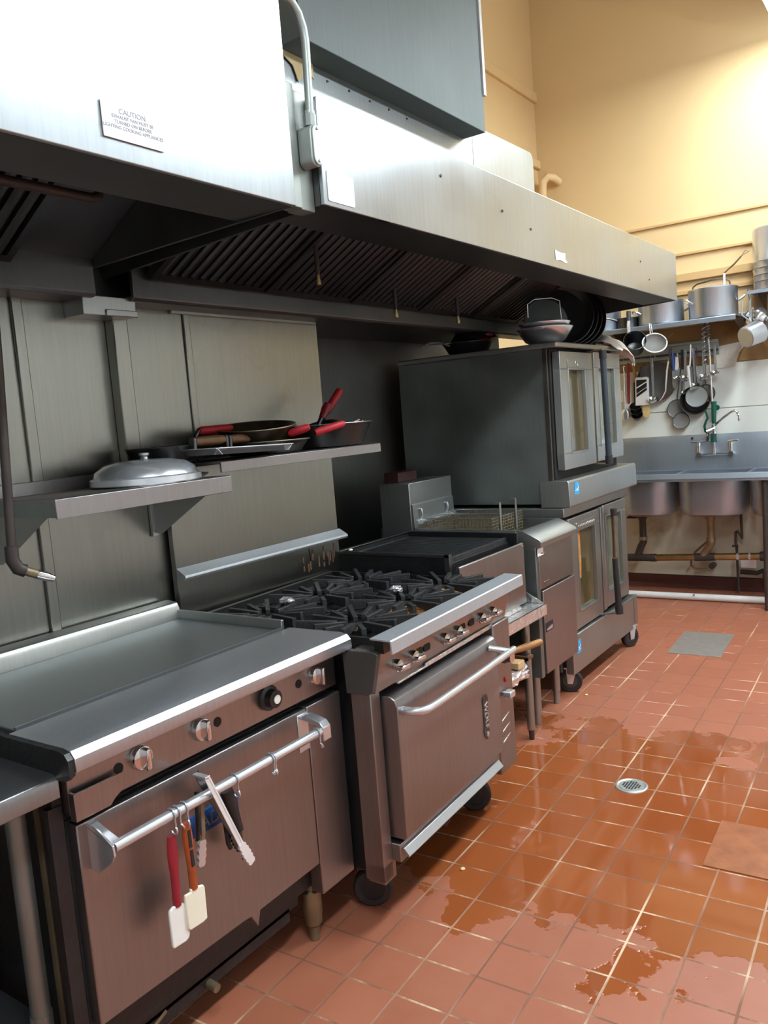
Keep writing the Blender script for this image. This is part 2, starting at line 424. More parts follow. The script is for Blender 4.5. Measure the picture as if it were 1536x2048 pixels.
# signs on the hoods
t = thing('caution_sign', 'white caution sign about the exhaust fan on the griddle hood', 'sign', (1.561, 1.12, 2.164))
out('sign_plate', G().box(1.561, 1.564, 1.058, 1.205, 2.135, 2.203), 'paper', t, .001)
Rt = Matrix(((0,0,1,0),(1,0,0,0),(0,1,0,0),(0,0,0,1)))
lt = G()
for s, z, h in (('CAUTION', 2.184, .0145), ('EXHAUST FAN MUST BE', 2.1725, .0095), ('TURNED ON BEFORE', 2.1625, .0095), ('LIGHTING COOKING APPLIANCES', 2.1525, .0095)):
    lt.add(text(s, h, .0003), Matrix.Translation((1.5645, 1.131, z+.0055)) @ Rt)
out('lettering', lt, 'ink', t, smooth=False, label='grey printed lettering')
solo('blank_label', G().prism(rrect(1.752, 1.868, 2.132, 2.210, .006, 3), 'x', 1.5605, 1.562), 'paper', 'blank white label on the long hood beside the junction fitting', 'label', (1.561, 1.81, 2.132))
g = G(); random.seed(3)
pr = [(3.24+.11*(i % 4)/3 if i < 4 else 3.24+.11*(7-i)/3, 0) for i in range(8)]
pts = [(3.245, 2.19), (3.30, 2.185), (3.355, 2.188), (3.35, 2.165), (3.375, 2.15), (3.34, 2.148), (3.30, 2.155), (3.25, 2.15)]
solo('tape_scrap', g.prism(pts, 'x', 1.5605, 1.5625), 'old_paper', 'torn scrap of old tape stuck on the long hood front', 'tape', (1.561, 3.3, 2.17))

# fire suppression pipes
def nozzle_drop(loc, lab, ln=.34):
    x, y, z = loc
    t = thing('suppression_nozzle', lab, 'pipe', loc, 'fire suppression drops under the long hood')
    out('drop_pipe', G().cyl((x, y, z+.035), (x, y, z+ln), .0085, n=12), 'dark_pipe', t)
    out('nozzle_tip', G().cyl((x, y, z), (x, y, z+.018), .010, n=12).cyl((x, y, z+.018), (x, y, z+.035), .0065, n=12), 'brass', t)
    return t
nozzle_drop((1.02, 2.36, 2.055), 'dark drop pipe with a brass nozzle over the range burners', .36)
nozzle_drop((.87, 3.08, 2.0), 'brass-tipped drop pipe over the charbroiler', .22)
nozzle_drop((.88, 3.62, 2.0), 'brass-tipped drop pipe over the fryer', .28)
t = thing('suppression_pipe', 'dark angled pipe with a chrome nozzle hanging over the griddle', 'pipe', (1.0, 1.09, 1.22))
out('drop_pipe', G().tube([(1.0, 1.15, 2.30), (1.0, 1.135, 2.16), (1.0, 1.115, 1.75), (1.0, 1.088, 1.30)], .0115, 14), 'dark_pipe', t)
out('elbow', G().tube([(1.0, 1.088, 1.315), (1.0, 1.087, 1.28), (1.003, 1.097, 1.257), (1.008, 1.112, 1.249)], .0165, 14), 'dark_pipe', t)
out('nipple', G().tube([(1.006, 1.108, 1.251), (1.018, 1.137, 1.236)], .0115, 12), 'old_brass', t)
out('nozzle_tip', G().tube([(1.018, 1.137, 1.236), (1.026, 1.155, 1.227), (1.032, 1.172, 1.218)], [.0125, .0125, .008], 12), 'chrome', t)
t = thing('suppression_pipe', 'dark horizontal pipe with an upturned end inside the griddle hood', 'pipe', (1.1, 1.0, 2.15))
out('feed_pipe', G().tube([(1.1, -.3, 2.17), (1.1, 1.36, 2.17), (1.1, 1.385, 2.178), (1.1, 1.392, 2.20), (1.1, 1.392, 2.33)], .013, 12), 'dark_pipe', t)

# conduit box and post on the cladding
t = thing('wall_post', 'narrow stainless post with a boxed head on the cladding', 'post', (.62, 1.75, 1.42))
out('post', G().box(.62, .662, 1.722, 1.782, 1.44, 1.965), 'steel_wall', t, .004)
out('boxed_head', G().prism([(1.575, 1.945), (1.775, 1.945), (1.775, 2.005), (1.575, 2.005)], 'x', .62, .722).box(.722, .727, 1.655, 1.775, 1.945, 1.965), 'steel_oven', t, .003)

# duct and skirt above the long hood
t = thing('duct_skirt', 'pale sheet metal skirt standing on top of the long hood', 'metal sheet', (.64, 3.5, 2.39))
out('skirt_panel', G().prism([(2.55, 2.39), (4.343, 2.39), (4.343, 3.19), (2.55, 3.19)], 'x', .63, .645), 'skirt_sheet', t, .001)
out('skirt_panel', G().prism([(4.347, 2.39), (5.18, 2.39), (5.18, 3.17), (5.15, 3.205), (4.347, 3.19)], 'x', .63, .645), 'skirt_sheet', t, .001)
g = G()
for k in range(6): g.cyl((.645, 2.85+k*.16, 3.05-.006*(k % 2)), (.649, 2.85+k*.16, 3.05), .006, n=8)
g.cyl((.645, 3.28, 2.93), (.649, 3.28, 2.93), .007, n=8)
out('screw', g, 'dark_steel', t)
t = thing('exhaust_duct', 'large galvanised exhaust duct rising above the long hood', 'duct', (.05, 2.7, 3.085))
out('duct_body', G().box(.02, .78, 2.68, 4.25, 3.085, 4.98), 'galvanised', t, .003)
out('corner_angle', G().box(.772, .790, 4.24, 4.268, 3.28, 4.98), 'white_pipe', t, .001)
solo('torn_sheet', G().prism([(2.66, 3.20), (2.80, 3.17), (2.90, 3.12), (2.905, 3.02), (2.86, 3.05), (2.80, 2.98), (2.77, 3.04), (2.70, 3.07), (2.66, 3.12)], 'x', .652, .656), 'tan_paper', 'torn tan paper flap beside the conduit and duct', 'paper flap', (.654, 2.78, 2.98))
t = thing('elbow_pipe', 'cream painted elbow pipe near the back corner above the hood', 'pipe', (.1, 6.6, 2.5))
out('pipe', G().tube([(.09, 6.62, 2.2), (.09, 6.62, 3.36), (.10, 6.62, 3.42), (.13, 6.64, 3.455), (.17, 6.68, 3.445), (.185, 6.75, 3.42)], .032, 14), 'wall_yellow', t)
# lamps
def lamp(y0, y1, x, z, lab):
    t = thing('ceiling_light', lab, 'lamp', (x, (y0+y1)/2, z), 'fluorescent ceiling lights')
    out('housing', G().box(x-.15, x+.15, y0-.02, y1+.02, z+.02, z+.09), 'fixture_white', t, .006)
    out('diffuser', G().box(x-.14, x+.14, y0, y1, z, z+.018), 'lamp_lens', t)
    for y in (y0+.2, y1-.2): out('hanger_rod', G().cyl((x, y, z+.09), (x, y, 5.0), .006, n=8), 'fixture_white', t)
lamp(5.05, 6.3, 2.03, 4.05, 'fluorescent light hanging near the back wall at the upper corner')
lamp(3.9, 5.1, 3.1, 3.50, 'fluorescent light hanging over the middle of the aisle')
lamp(2.3, 3.5, 3.1, 3.50, 'fluorescent light hanging over the near part of the aisle')
lamp(-.4, .8, 3.1, 3.50, 'fluorescent light hanging over the work table end of the aisle')

# ------------------------------------------------------------------ worktable on the near left
t = thing('work_table', 'stainless work table with round legs beside the griddle', 'table', (1.0, .4, 0))
out('table_top', G().prism([(.64, .852), (.64, .885), (1.385, .885), (1.397, .879), (1.40, .868), (1.40, .835), (1.385, .835), (1.385, .866), (.66, .866)], 'y', -.6, .895), 'steel_table', t, .002)
out('undershelf', G().box(.68, 1.24, -.6, .88, .285, .30).box(1.228, 1.24, -.6, .88, .255, .285), 'steel_table', t, .003)
for x, y in ((1.285, .855), (.74, .84), (1.285, -.45), (.74, -.45)):
    l = out('leg', G().cyl((x, y, .30), (x, y, .866), .021).cyl((x, y, .05), (x, y, .34), .0235), 'steel_oven_side', t)
    out('foot', G().cyl((x, y, 0), (x, y, .05), .014, .02), 'dark_steel', l)

# ------------------------------------------------------------------ flat-top griddle with oven
t = thing('griddle_range', 'stainless flat-top griddle with an oven door and a long towel bar', 'griddle', (1.0, 1.37, 0))
Y0, Y1 = .905, 1.83
out('body', G().box(.68, 1.33, Y0+.02, Y1, .19, .895).box(1.20, 1.34, .905, .925, .20, .90), 'black_grease', t)
out('side_panel', G().box(.68, 1.355, Y0-.006, Y0+.016, .19, .90).box(1.34, 1.36, .885, .918, .19, .80), 'black_grease', t)
out('corner_post', G().box(1.29, 1.303, Y0-.012, Y0-.006, .12, .83), 'old_brass', t)
out('griddle_plate', G().box(.715, 1.185, Y0+.03, Y1-.012, .895, .93), 'steel_griddle', t, .003)
out('splash_guard', G().box(.70, 1.19, Y1-.012, Y1, .895, .96), 'steel_oven', t, .002)
out('splash_guard', G().box(.70, 1.12, Y0+.018, Y0+.03, .895, .945), 'steel_oven_side', t, .002)
out('back_guard', G().prism([(.63, .90), (.63, .985), (.66, .99), (.70, .985), (.712, .965), (.712, .90)], 'y', Y0+.02, Y1), 'steel_oven', t, .004)
out('grease_trough', G().box(1.185, 1.213, Y0+.03, Y1-.012, .885, .90), 'cavity', t)
out('trough_edge', G().box(1.183, 1.188, Y0+.03, Y1-.012, .895, .936), 'steel_rail', t)
bn = [(1.213, .90), (1.213, .937), (1.415, .94), (1.437, .936), (1.450, .922), (1.452, .90), (1.450, .893), (1.436, .893), (1.436, .897), (1.25, .897)]
out('front_rail', G().prism(bn, 'y', Y0, Y1), 'steel_rail', t, .001)
out('rail_end', G().prism([(1.10, .86), (1.10, .945), (1.213, .936), (1.415, .938), (1.436, .934), (1.447, .922), (1.448, .888), (1.43, .875)], 'y', Y0-.014, Y0-.001), 'black_grease', t)
out('control_panel', G().box(1.34, 1.378, Y0+.02, Y1, .775, .893), 'steel_panel', t, .002)
g = G().prism([(1.36, .768), (1.395, .775), (1.402, .83), (1.399, .832), (1.392, .779), (1.36, .772)], 'y', .93, 1.045)
out('tray_flap', G().prism([(.925, .765), (1.01, .765), (1.025, .778), (1.05, .79), (1.05, .826), (.925, .826)], 'x', 1.392, 1.397).box(1.377, 1.395, .925, .932, .765, .826), 'steel_panel', t, .001)
for y in (1.11, 1.292, 1.737):
    k = out('control_knob', G().lathe([(0, .0), (.027, .0), (.029, .006), (.026, .016), (.018, .019), (0, .020)], (1.378, y, .833), (1, 0, 0)), 'chrome', t)
    out('knob_grip', G().prism([(y-.007, .808), (y+.007, .808), (y+.006, .859), (y-.006, .859)], 'x', 1.392, 1.417), 'chrome', k, .004)
k = out('thermostat_knob', G().lathe([(0, 0), (.033, 0), (.035, .010), (.026, .014), (.024, .034), (0, .036)], (1.378, 1.535, .832), (1, 0, 0)), 'black_plastic', t)
out('knob_cap', G().lathe([(0, 0), (.012, 0), (.012, .003), (0, .004)], (1.414, 1.535, .832), (1, 0, 0), 20), 'old_paper', k)
for y in (1.052, 1.352, 1.665):
    out('pilot_hole', G().cyl((1.3775, y, .829), (1.3795, y, .829), .0125), 'cavity', t)
dr = out('oven_door', G().prism([(.935, .285), (1.37, .275), (1.402, .272), (1.425, .232), (1.436, .272), (1.688, .275), (1.688, .748), (.935, .748)], 'x', 1.342, 1.376), 'steel_door', t, .003)
out('door_edge', G().box(1.33, 1.342, .93, 1.69, .275, .752), 'cavity', dr)
out('corner_panel', G().box(1.33, 1.376, 1.692, Y1+.015, .175, .75), 'steel_door', t, .003)
out('shadow_gap', G().box(1.30, 1.335, Y0+.02, Y1, .74, .775), 'cavity', t)
hb = out('towel_bar', G().cyl((1.450, .968, .703), (1.450, 1.662, .703), .0125, n=24), 'bright_steel', t)
br_ = G()
br_.prism([(1.376, .742), (1.405, .742), (1.462, .712), (1.464, .69), (1.452, .672), (1.40, .635), (1.376, .64)], 'y', .958, .963)
br_.box(1.376, 1.46, .958, .985, .735, .738, Matrix.Translation((1.376, 0, .738)) @ Matrix.Rotation(.30, 4, 'Y') @ Matrix.Translation((-1.376, 0, -.738)))
out('bar_bracket', br_, 'bright_steel', hb, .001)
br_ = G().prism([(1.376, .735), (1.376, .728), (1.44, .718), (1.452, .69), (1.452, .676), (1.464, .676), (1.464, .715), (1.45, .73), (1.40, .74)], 'y', 1.655, 1.688).box(1.376, 1.38, 1.645, 1.69, .63, .74)
out('bar_bracket', br_, 'bright_steel', hb, .002)
# blue badge
bd = out('badge', G().prism(rrect(1.225, 1.392, .573, .627, .006, 3), 'x', 1.3765, 1.380), 'blue_enamel', dr, label='blue enamel badge')
lt = G().add(text('JADE', .046, .0008), Matrix.Translation((1.3805, 1.300, .598)) @ Rt)
out('badge_lettering', lt, 'steel_door', bd, smooth=False)
for x, y in ((1.305, 1.715), (.76, 1.72), (1.305, .99), (.76, .99)):
    out('leg', G().lathe([(0, .0), (.016, 0), (.018, .045), (.026, .055), (.027, .075), (.030, .09), (.030, .16), (.02, .165), (.02, .20)], (x, y, 0)), 'old_brass' if x > 1 else 'dark_steel', t)
out('burner_box', G().box(.75, 1.30, 1.0, 1.66, .14, .20).box(1.24, 1.30, 1.0, 1.62, .11, .15), 'black_grease', t)
out('burner_pipe', G().tube([(1.28, 1.02, .17), (1.29, 1.04, .13), (1.29, 1.1, .115), (1.29, 1.16, .14)], .012).cyl((1.27, 1.3, .125), (1.33, 1.30, .118), .012), 'old_brass', t)

# utensils hanging on the towel bar
BX, BZ = 1.450, .703
def shook(y, lab, tilt=0):
    g = G()
    pts = []
    for k in range(9): a = PI*1.15 - k*PI*1.35/8; pts.append((BX+.0155*math.cos(a), y, BZ+.0155*math.sin(a)))
    pts += [(BX+.012, y+.001, BZ-.024)]
    for k in range(8): a = PI*.35 - k*PI*1.25/7; pts.append((BX+.004+.010*math.cos(a), y+.002+tilt*k, BZ-.036+.010*math.sin(a)))
    g.tube(pts, .0022, 8)
    return solo('s_hook', g, 'bright_steel', lab, 'hook', (BX, y, BZ), 'hooks on the griddle towel bar')
shook(1.123, 'steel hook carrying the red spatula'); shook(1.138, 'empty steel hook beside the red spatula hook', .0025)
shook(1.160, 'steel hook carrying the orange spatula'); shook(1.322, 'steel hook beside the large tongs')
shook(1.452, 'empty steel hook alone on the middle of the far half of the bar', .002); shook(1.459, 'empty steel hook touching its twin on the far half of the bar')
shook(1.640, 'steel hook against the far bar bracket', .003)
def spat(name, lab, p0, p1, hw, p2, p3, bw, hm, bm_, cut, slot):
    p0, p1, p2, p3 = map(V, (p0, p1, p2, p3))
    t = thing(name, lab, 'spatula', tuple(p0))
    n = 10; d = p1-p0
    prof = [.7, .95, 1.05, 1.1, 1.0, .85, .8, .82, .85, .85, .8]
    pts = [p0+d*(i/n) for i in range(n+1)]
    g = G(); vs = []; m = 12
    for i, p in enumerate(pts):
        for k in range(m):
            a = 2*PI*k/m; vs.append(p+V((math.cos(a)*.0075, math.sin(a)*hw*prof[i], 0)))
    fs = [(i*m+k, i*m+(k+1) % m, (i+1)*m+(k+1) % m, (i+1)*m+k) for i in range(n) for k in range(m)]
    g.mesh(vs, fs+[tuple(range(m))[::-1], tuple(range(n*m, n*m+m))])
    h = out('handle', g, hm, t)
    if slot:
        for a, c in ((.10, .36), (.40, .64)):
            q0, q1 = p0+d*a, p0+d*c
            out('handle_slot', G().prism([(q0.y-.004, q0.z), (q0.y+.004, q0.z), (q1.y+.004, q1.z), (q1.y-.004, q1.z)], 'x', BX+.004, BX+.0105), 'cavity', h)
    e = p3-p2; w = V((0, e.z, -e.y)).normalized()
    def q(s_, f): p = p2+e*f; return (p.y+w.y*s_*bw, p.z+w.z*s_*bw)
    if cut == 0: P_ = [q(.45, -.05), q(.9, .0), q(1, .06), q(1, .90), q(.86, .98), q(-.5, 1), q(-.85, .96), q(-1, .86), q(-1, .14), q(-.8, .05), q(-.45, .0)]
    else: P_ = [q(.4, -.05), q(.4, .03), q(.95, .02), q(1, .10), q(1, .90), q(.8, .98), q(-.5, 1.0), q(-.95, .97), q(-1, .12), q(-.9, .05), q(-.4, .0)]
    out('blade', G().prism(P_, 'x', p2.x-.004, p2.x+.004), bm_, t, .0025)
    return t
spat('spatula', 'rubber spatula with a dark red handle and white blade', (1.448, 1.118, .655), (1.444, 1.118, .485), .013, (1.444, 1.117, .486), (1.442, 1.116, .392), .026, 'red_spatula', 'white_rubber', 0, False)
spat('spatula', 'rubber spatula with a slotted orange handle and cream blade', (1.452, 1.160, .668), (1.450, 1.165, .503), .013, (1.450, 1.164, .504), (1.448, 1.164, .412), .030, 'orange_spatula', 'cream_rubber', 1, True)
# large tongs straddling the bar
def arm(g, pts, w, th):
    for (a, b) in zip(pts, pts[1:]):
        a, b = V(a), V(b); d = (b-a).normalized(); s_ = d.cross(V((1, 0, 0))).normalized()*w; u = V((th, 0, 0))
        g.mesh([a+s_+u, a-s_+u, a-s_-u, a+s_-u, b+s_+u, b-s_+u, b-s_-u, b+s_-u], [(0,1,2,3),(7,6,5,4),(0,4,5,1),(1,5,6,2),(2,6,7,3),(3,7,4,0)])
    return g
def claw(g, c, d, w, n=5, ln=.05):
    c = V(c); d = V(d).normalized(); s_ = d.cross(V((1, 0, 0))).normalized()
    P_ = []
    for k in range(2*n+1): f = k/(2*n); P_.append(c+d*ln*f + s_*(w*(1+.35*math.sin(PI*f)) + (.003 if k % 2 else 0)))
    for k in range(2*n, -1, -1): f = k/(2*n); P_.append(c+d*ln*f - s_*(w*(1+.35*math.sin(PI*f)) + (.003 if k % 2 else 0)))
    n_ = len(P_); u = V((.0035, 0, 0))
    g.mesh([p+u for p in P_]+[p-u for p in P_], [tuple(range(n_)), tuple(range(n_, 2*n_))[::-1]]+[(i, (i+1) % n_, n_+(i+1) % n_, n_+i) for i in range(n_)])
    return g
t = thing('tongs', 'long steel tongs straddling the towel bar in front of the badge', 'tongs', (1.47, 1.22, .755))
a0, a1 = V((1.472, 1.219, .756)), V((1.476, 1.299, .553))
out('front_arm', arm(G(), [a0, a1], .0078, .0015).tube([a0+V((.001, .004, 0)), a1+V((.001, .004, 0))], .002, 6), 'tong_steel', t)
out('front_claw', claw(G(), a1, (0, .036, -.075), .008, 5, .070), 'tong_steel', t)
b0, b1 = V((1.430, 1.224, .756)), V((1.420, 1.325, .555))
out('rear_arm', arm(G(), [b0, b1], .0075, .0015), 'dark_steel', t)
out('rear_claw', claw(G(), b1, (0, .03, -.07), .008, 5, .060), 'dark_steel', t)
out('hinge', G().box(1.428, 1.474, 1.212, 1.228, .752, .758), 'bright_steel', t, .001)
t = thing('tongs', 'small narrow steel tongs hanging behind the bar over the badge', 'tongs', (1.43, 1.23, .69))
out('arm', arm(G(), [(1.428, 1.235, .705), (1.428, 1.228, .60), (1.428, 1.222, .585)], .0055, .0015), 'old_brass', t)
out('arm', arm(G(), [(1.414, 1.232, .705), (1.414, 1.224, .60), (1.414, 1.219, .585)], .0055, .0015), 'dark_steel', t)
out('claw', claw(G(), (1.428, 1.222, .59), (0, -.011, -.06), .0075, 4, .063), 'bright_steel', t)
out('hinge', G().cyl((1.408, 1.234, .70), (1.432, 1.234, .70), .005, n=10), 'dark_steel', t)
t = thing('kitchen_shears', 'black-handled tool hanging behind the large tongs', 'tool', (1.42, 1.32, .69))
out('handle', G().tube([(1.425, 1.315, .675), (1.425, 1.322, .65), (1.425, 1.336, .60), (1.425, 1.347, .555)], [.016, .017, .012, .010], 12), 'black_plastic', t)
out('handle_loop', G().tube([(1.412, 1.312, .66), (1.412, 1.312, .60), (1.412, 1.316, .53), (1.412, 1.322, .515)], .006, 8), 'black_plastic', t)
out('blade', G().prism([(1.343, .56), (1.352, .558), (1.352, .49), (1.346, .475)], 'x', 1.423, 1.427), 'dark_steel', t)

# ------------------------------------------------------------------ six-burner range (turned a little on its casters)
PV = (1.5, 1.83, 0); RZ = math.radians(2.4)
t = thing('gas_range', 'stainless six-burner gas range on casters with a big oven door', 'range', PV, None, RZ)
a, c = 1.84, 2.755
a2 = 1.875
out('body', G().box(.72, 1.46, a2, c, .17, .875), 'black_grease', t)
out('side_panel', G().box(.72, 1.44, a2-.004, a2, .17, .76), 'black_grease', t)
out('side_panel', G().box(.72, 1.44, c, c+.004, .17, .875), 'black_grease', t)
out('front_post', G().box(1.43, 1.50, a-.005, a+.045, .165, .765), 'steel_door', t, .003)
ch = out('cooktop', G().box(.70, 1.50, a2, c, .868, .885).box(.70, .72, a2, c, .885, .915).box(1.475, 1.54, a2, c, .868, .885).box(.72, 1.50, a2, a2+.012, .885, .915).box(.72, 1.50, c-.012, c, .885, .915), 'black_grease', t)
g = G(); random.seed(11)
for k in range(34):
    g.ball((1.33+random.random()*.19, 2.05+random.random()*.66, .889), .020+.030*random.random(), (1, 1.4, .22), 10)
out('rust_crumbs', g, 'rust_crumbs', ch, label='orange rusty crumbs'); C.objects['rust_crumbs']['kind'] = 'stuff'
g = G().prism([(1.538, .939), (1.606, .937), (1.610, .934), (1.612, .897), (1.606, .897), (1.605, .932), (1.538, .934)], 'y', a-.04, c-.018)
out('front_rail', g, 'steel_top', t, .001)
out('rail_support', G().box(1.528, 1.56, a-.005, c-.02, .885, .934), 'black_grease', t)
out('side_shield', G().prism([(1.425, .892), (1.54, .892), (1.55, .885), (1.522, .768), (1.50, .760), (1.43, .760)], 'y', a-.025, a-.005), 'shield_grey', t, .002)
cp = out('control_panel', G().prism([(1.46, .895), (1.545, .89), (1.545, .885), (1.518, .76), (1.46, .76)], 'y', a-.005, c), 'steel_panel', t, .002)
def cpx(z): return 1.518+.027*(z-.76)/.125
kz = .822
for y in (1.935, 2.03, 2.235, 2.33, 2.515, 2.61):
    g = G().lathe([(0, -.004), (.019, -.004), (.021, .008), (.019, .016), (0, .018)], (cpx(kz), y, kz), (1, 0, -.2), 24)
    k = out('burner_knob', g, 'chrome', t)
    out('knob_grip', G().box(cpx(kz)+.012, cpx(kz)+.042, y-.023, y+.023, kz-.012, kz+.004), 'chrome', k, .005)
for y in (2.075, 2.125, 2.375, 2.445):
    out('knob_slot', G().prism(rrect(y-.021, y+.021, kz-.012, kz+.012, .010, 4), 'x', cpx(kz)-.004, cpx(kz)+.0035), 'cavity', t)
out('drip_tray', G().box(1.47, 1.528, 1.95, 2.62, .755, .762).box(1.522, 1.529, 2.12, 2.62, .756, .770), 'foil', t, .002)
dy0, dy1 = 1.895, 2.60
dr = out('oven_door', G().prism([(1.47, .285), (1.545, .285), (1.552, .292), (1.552, .70), (1.545, .722), (1.528, .733), (1.47, .733)], 'y', dy0, dy1), 'steel_door', t, .003)
hd = out('door_handle', G().tube([(1.552, 1.925, .685), (1.585, 1.925, .685), (1.608, 1.94, .685), (1.616, 1.965, .683), (1.618, 2.01, .682), (1.620, 2.3, .684), (1.620, 2.60, .688)], .0125, 14), 'bright_steel', t)
out('handle_post', G().cyl((1.552, 2.53, .705), (1.62, 2.56, .69), .012), 'bright_steel', hd)
pq = out('plaque', G().prism([(2.452, .40), (2.468, .385), (2.484, .40), (2.49, .42), (2.487, .435), (2.487, .515), (2.493, .53), (2.485, .548), (2.470, .553), (2.452, .545), (2.447, .53), (2.451, .515), (2.451, .435), (2.446, .42)], 'x', 1.551, 1.556), 'steel_under', dr, .001, label='embossed maker plaque')
R9 = Matrix.Rotation(-PI/2, 4, 'X')
lt = G().add(text('WOLF', .034, .0012), Matrix.Translation((1.557, 2.469, .474)) @ R9 @ Rt)
out('plaque_lettering', lt.prism([(2.462, .402), (2.469, .392), (2.478, .402), (2.476, .414), (2.464, .414)], 'x', 1.556, 1.559), 'bright_steel', pq, smooth=False)
pn = out('end_panel', G().box(1.45, 1.535, 2.61, c, .185, .765), 'steel_door', t, .004)
out('red_lamp', G().lathe([(.011, 0), (.010, .005), (0, .008)], (1.535, 2.69, .537), (1, 0, 0), 16), 'red_lens', pn)
out('latch_knob', G().prism(rrect(2.645, 2.69, .476, .502, .006, 3), 'x', 1.545, 1.575).box(1.53, 1.55, 2.66, 2.675, .482, .496), 'bright_steel', pn, .003)
for k in range(3):
    out('vent_louvre', G().prism([(2.635, .365-k*.042), (2.705, .382-k*.042), (2.709, .405-k*.042), (2.64, .39-k*.042)], 'x', 1.530, 1.538), 'steel_panel', pn, .004)
k = out('oven_knob', G().lathe([(0, 0), (.026, 0), (.026, .012), (.021, .016), (.020, .034), (0, .036)], (1.535, 2.685, .628), (1, 0, 0)), 'blue_black_grip', pn)
out('knob_plate', G().lathe([(0, 0), (.022, 0), (.022, .003), (0, .004)], (1.570, 2.685, .628), (1, 0, 0)), 'chrome', k)
out('base_panel', G().box(1.46, 1.53, a+.045, c-.14, .215, .272), 'steel_door', t, .003)
out('shadow_gap', G().box(1.44, 1.47, dy0-.015, dy1+.01, .27, .76), 'cavity', t)
out('kick_strip', G().prism([(1.531, .258), (1.538, .258), (1.556, .236), (1.553, .232), (1.546, .234)], 'y', a+.055, c-.17), 'steel_rail', t, .001)
out('front_foot', G().box(1.44, 1.50, a-.005, a+.06, .160, .22), 'steel_door', t, .003)
def caster(x, y, r, rot, parent, w=.032, hub='steel_oven', fork='bright_steel'):
    Mz = Matrix.Translation((x, y, 0)) @ Matrix.Rotation(rot, 4, 'Z')
    def A(g): return G().add(g, Mz)
    wl = out('caster', A(G().lathe([(r*.62, -w/2), (r*.9, -w/2), (r, -w*.32), (r, w*.32), (r*.9, w/2), (r*.62, w/2), (r*.62, -w/2)], (0, 0, r+.0005), (0, 1, 0))), 'black_rubber', parent)
    out('wheel_hub', A(G().lathe([(0, -w*.42), (r*.62, -w*.42), (r*.62, w*.42), (0, w*.42), (0, -w*.42)], (0, 0, r+.0005), (0, 1, 0))), hub, wl)
    fk = G()
    for s_ in (-1, 1): fk.prism([(-.014, r-.014), (.014, r-.014), (.035, 2*r+.006), (-.02, 2*r+.006)], 'y', s_*(w/2+.004)-.002, s_*(w/2+.004)+.002)
    fk.box(-.035, .04, -w/2-.01, w/2+.01, 2*r+.006, 2*r+.014)
    out('fork', A(fk), fork, wl)
for x, y in ((1.37, a+.11), (1.39, c-.10), (.82, a+.11), (.82, c-.1)): caster(x, y, .064, .5, t, .034, 'black_grease', 'black_grease')
for x, y in ((1.37, a+.11), (1.39, c-.10), (.82, a+.11), (.82, c-.1)): out('caster_mount', G().box(x-.04, x+.04, y-.03, y+.03, .135, .172), 'black_grease', t)

def rloc(x, y, z):
    d = V((x-PV[0], y-PV[1], 0)); d.rotate(Quaternion((0,0,1), RZ)); return (PV[0]+d.x, PV[1]+d.y, z)
# cast iron grates
gt = thing('burner_grate', 'x', 'burner grate', (0, 0, 0), 'cast iron grates on the range')
def finger(g, a_, r0, r1, z0, z1, w):
    ca, sa = math.cos(a_), math.sin(a_); n_ = V((-sa, ca, 0))*w
    def P_(r, z, s_): return V((ca*r, sa*r, z)) + n_*s_
    zi, zo = z1-.002, z1+.006
    g.mesh([P_(r0, z0+.012, 1), P_(r0, z0+.012, -1), P_(r0, zi, -1), P_(r0, zi, 1), P_(r1, z0, 1), P_(r1, z0, -1), P_(r1, zo, -1), P_(r1, zo, 1)],
           [(0,1,2,3),(7,6,5,4),(0,4,5,1),(1,5,6,2),(2,6,7,3),(3,7,4,0)])
g = G(); H_ = .148; HX = .178
for k in range(14):
    a_ = 2*PI*k/14 + .06
    e = min(HX/max(abs(math.cos(a_)), 1e-3), H_/max(abs(math.sin(a_)), 1e-3))
    finger(g, a_, .040 if k % 2 else .066, e*(.97 if k % 3 else .8), .006, .038, .0078)
out('fingers', g, 'cast_iron', gt, .0012)
fr = G().box(-HX, HX, -H_, -H_+.010, 0, .014).box(-HX, HX, H_-.010, H_, 0, .014).box(-HX, -HX+.010, -H_, H_, 0, .014).box(HX-.010, HX, -H_, H_, 0, .014)
out('frame', fr, 'cast_iron', gt, .002)
out('burner_ring', G().lathe([(.030, .004), (.052, .002), (.056, .012), (.046, .016), (.030, .012), (.030, .004)], (0, 0, 0), n=24), 'cast_iron', gt)
lb = [['rear grate nearest the griddle', 'front grate nearest the griddle, behind the front rail'], ['middle grate along the backsplash', 'middle front grate, tinged with rust'], ['rear grate nearest the charbroiler', 'front grate nearest the charbroiler, rusty at the front']]
first = True
for j, y in enumerate((2.028, 2.330, 2.605)):
    for i, x in enumerate((.965, 1.338)):
        L_ = rloc(x, y, .888); lab = 'black cast iron ' + lb[j][i]
        if first: gt.location = L_; gt.rotation_euler = (0,0,RZ); gt['label'] = lab; first = False
        else: dup(gt, L_, lab, RZ + (.2 if (i+j) % 2 else 0)*0)
# foil scraps on the grates
for (x, y, s_, lab) in ((.96, 2.14, .03, 'crumpled foil scrap among the middle rear grate bars'), (1.26, 2.40, .026, 'small foil scrap on the middle front grate')):
    g = G(); random.seed(int(y*100))
    g.ball((0, 0, .012), s_, (1, .8, .45), 14)
    for v in g.bm.verts: v.co += V((random.uniform(-1, 1), random.uniform(-1, 1), random.uniform(-.5, .8)))*.006
    L_ = rloc(x, y, .925)
    for v in g.bm.verts: v.co += V(L_)
    solo('foil_scrap', g, 'foil', lab, 'foil', L_, None, 0, False)

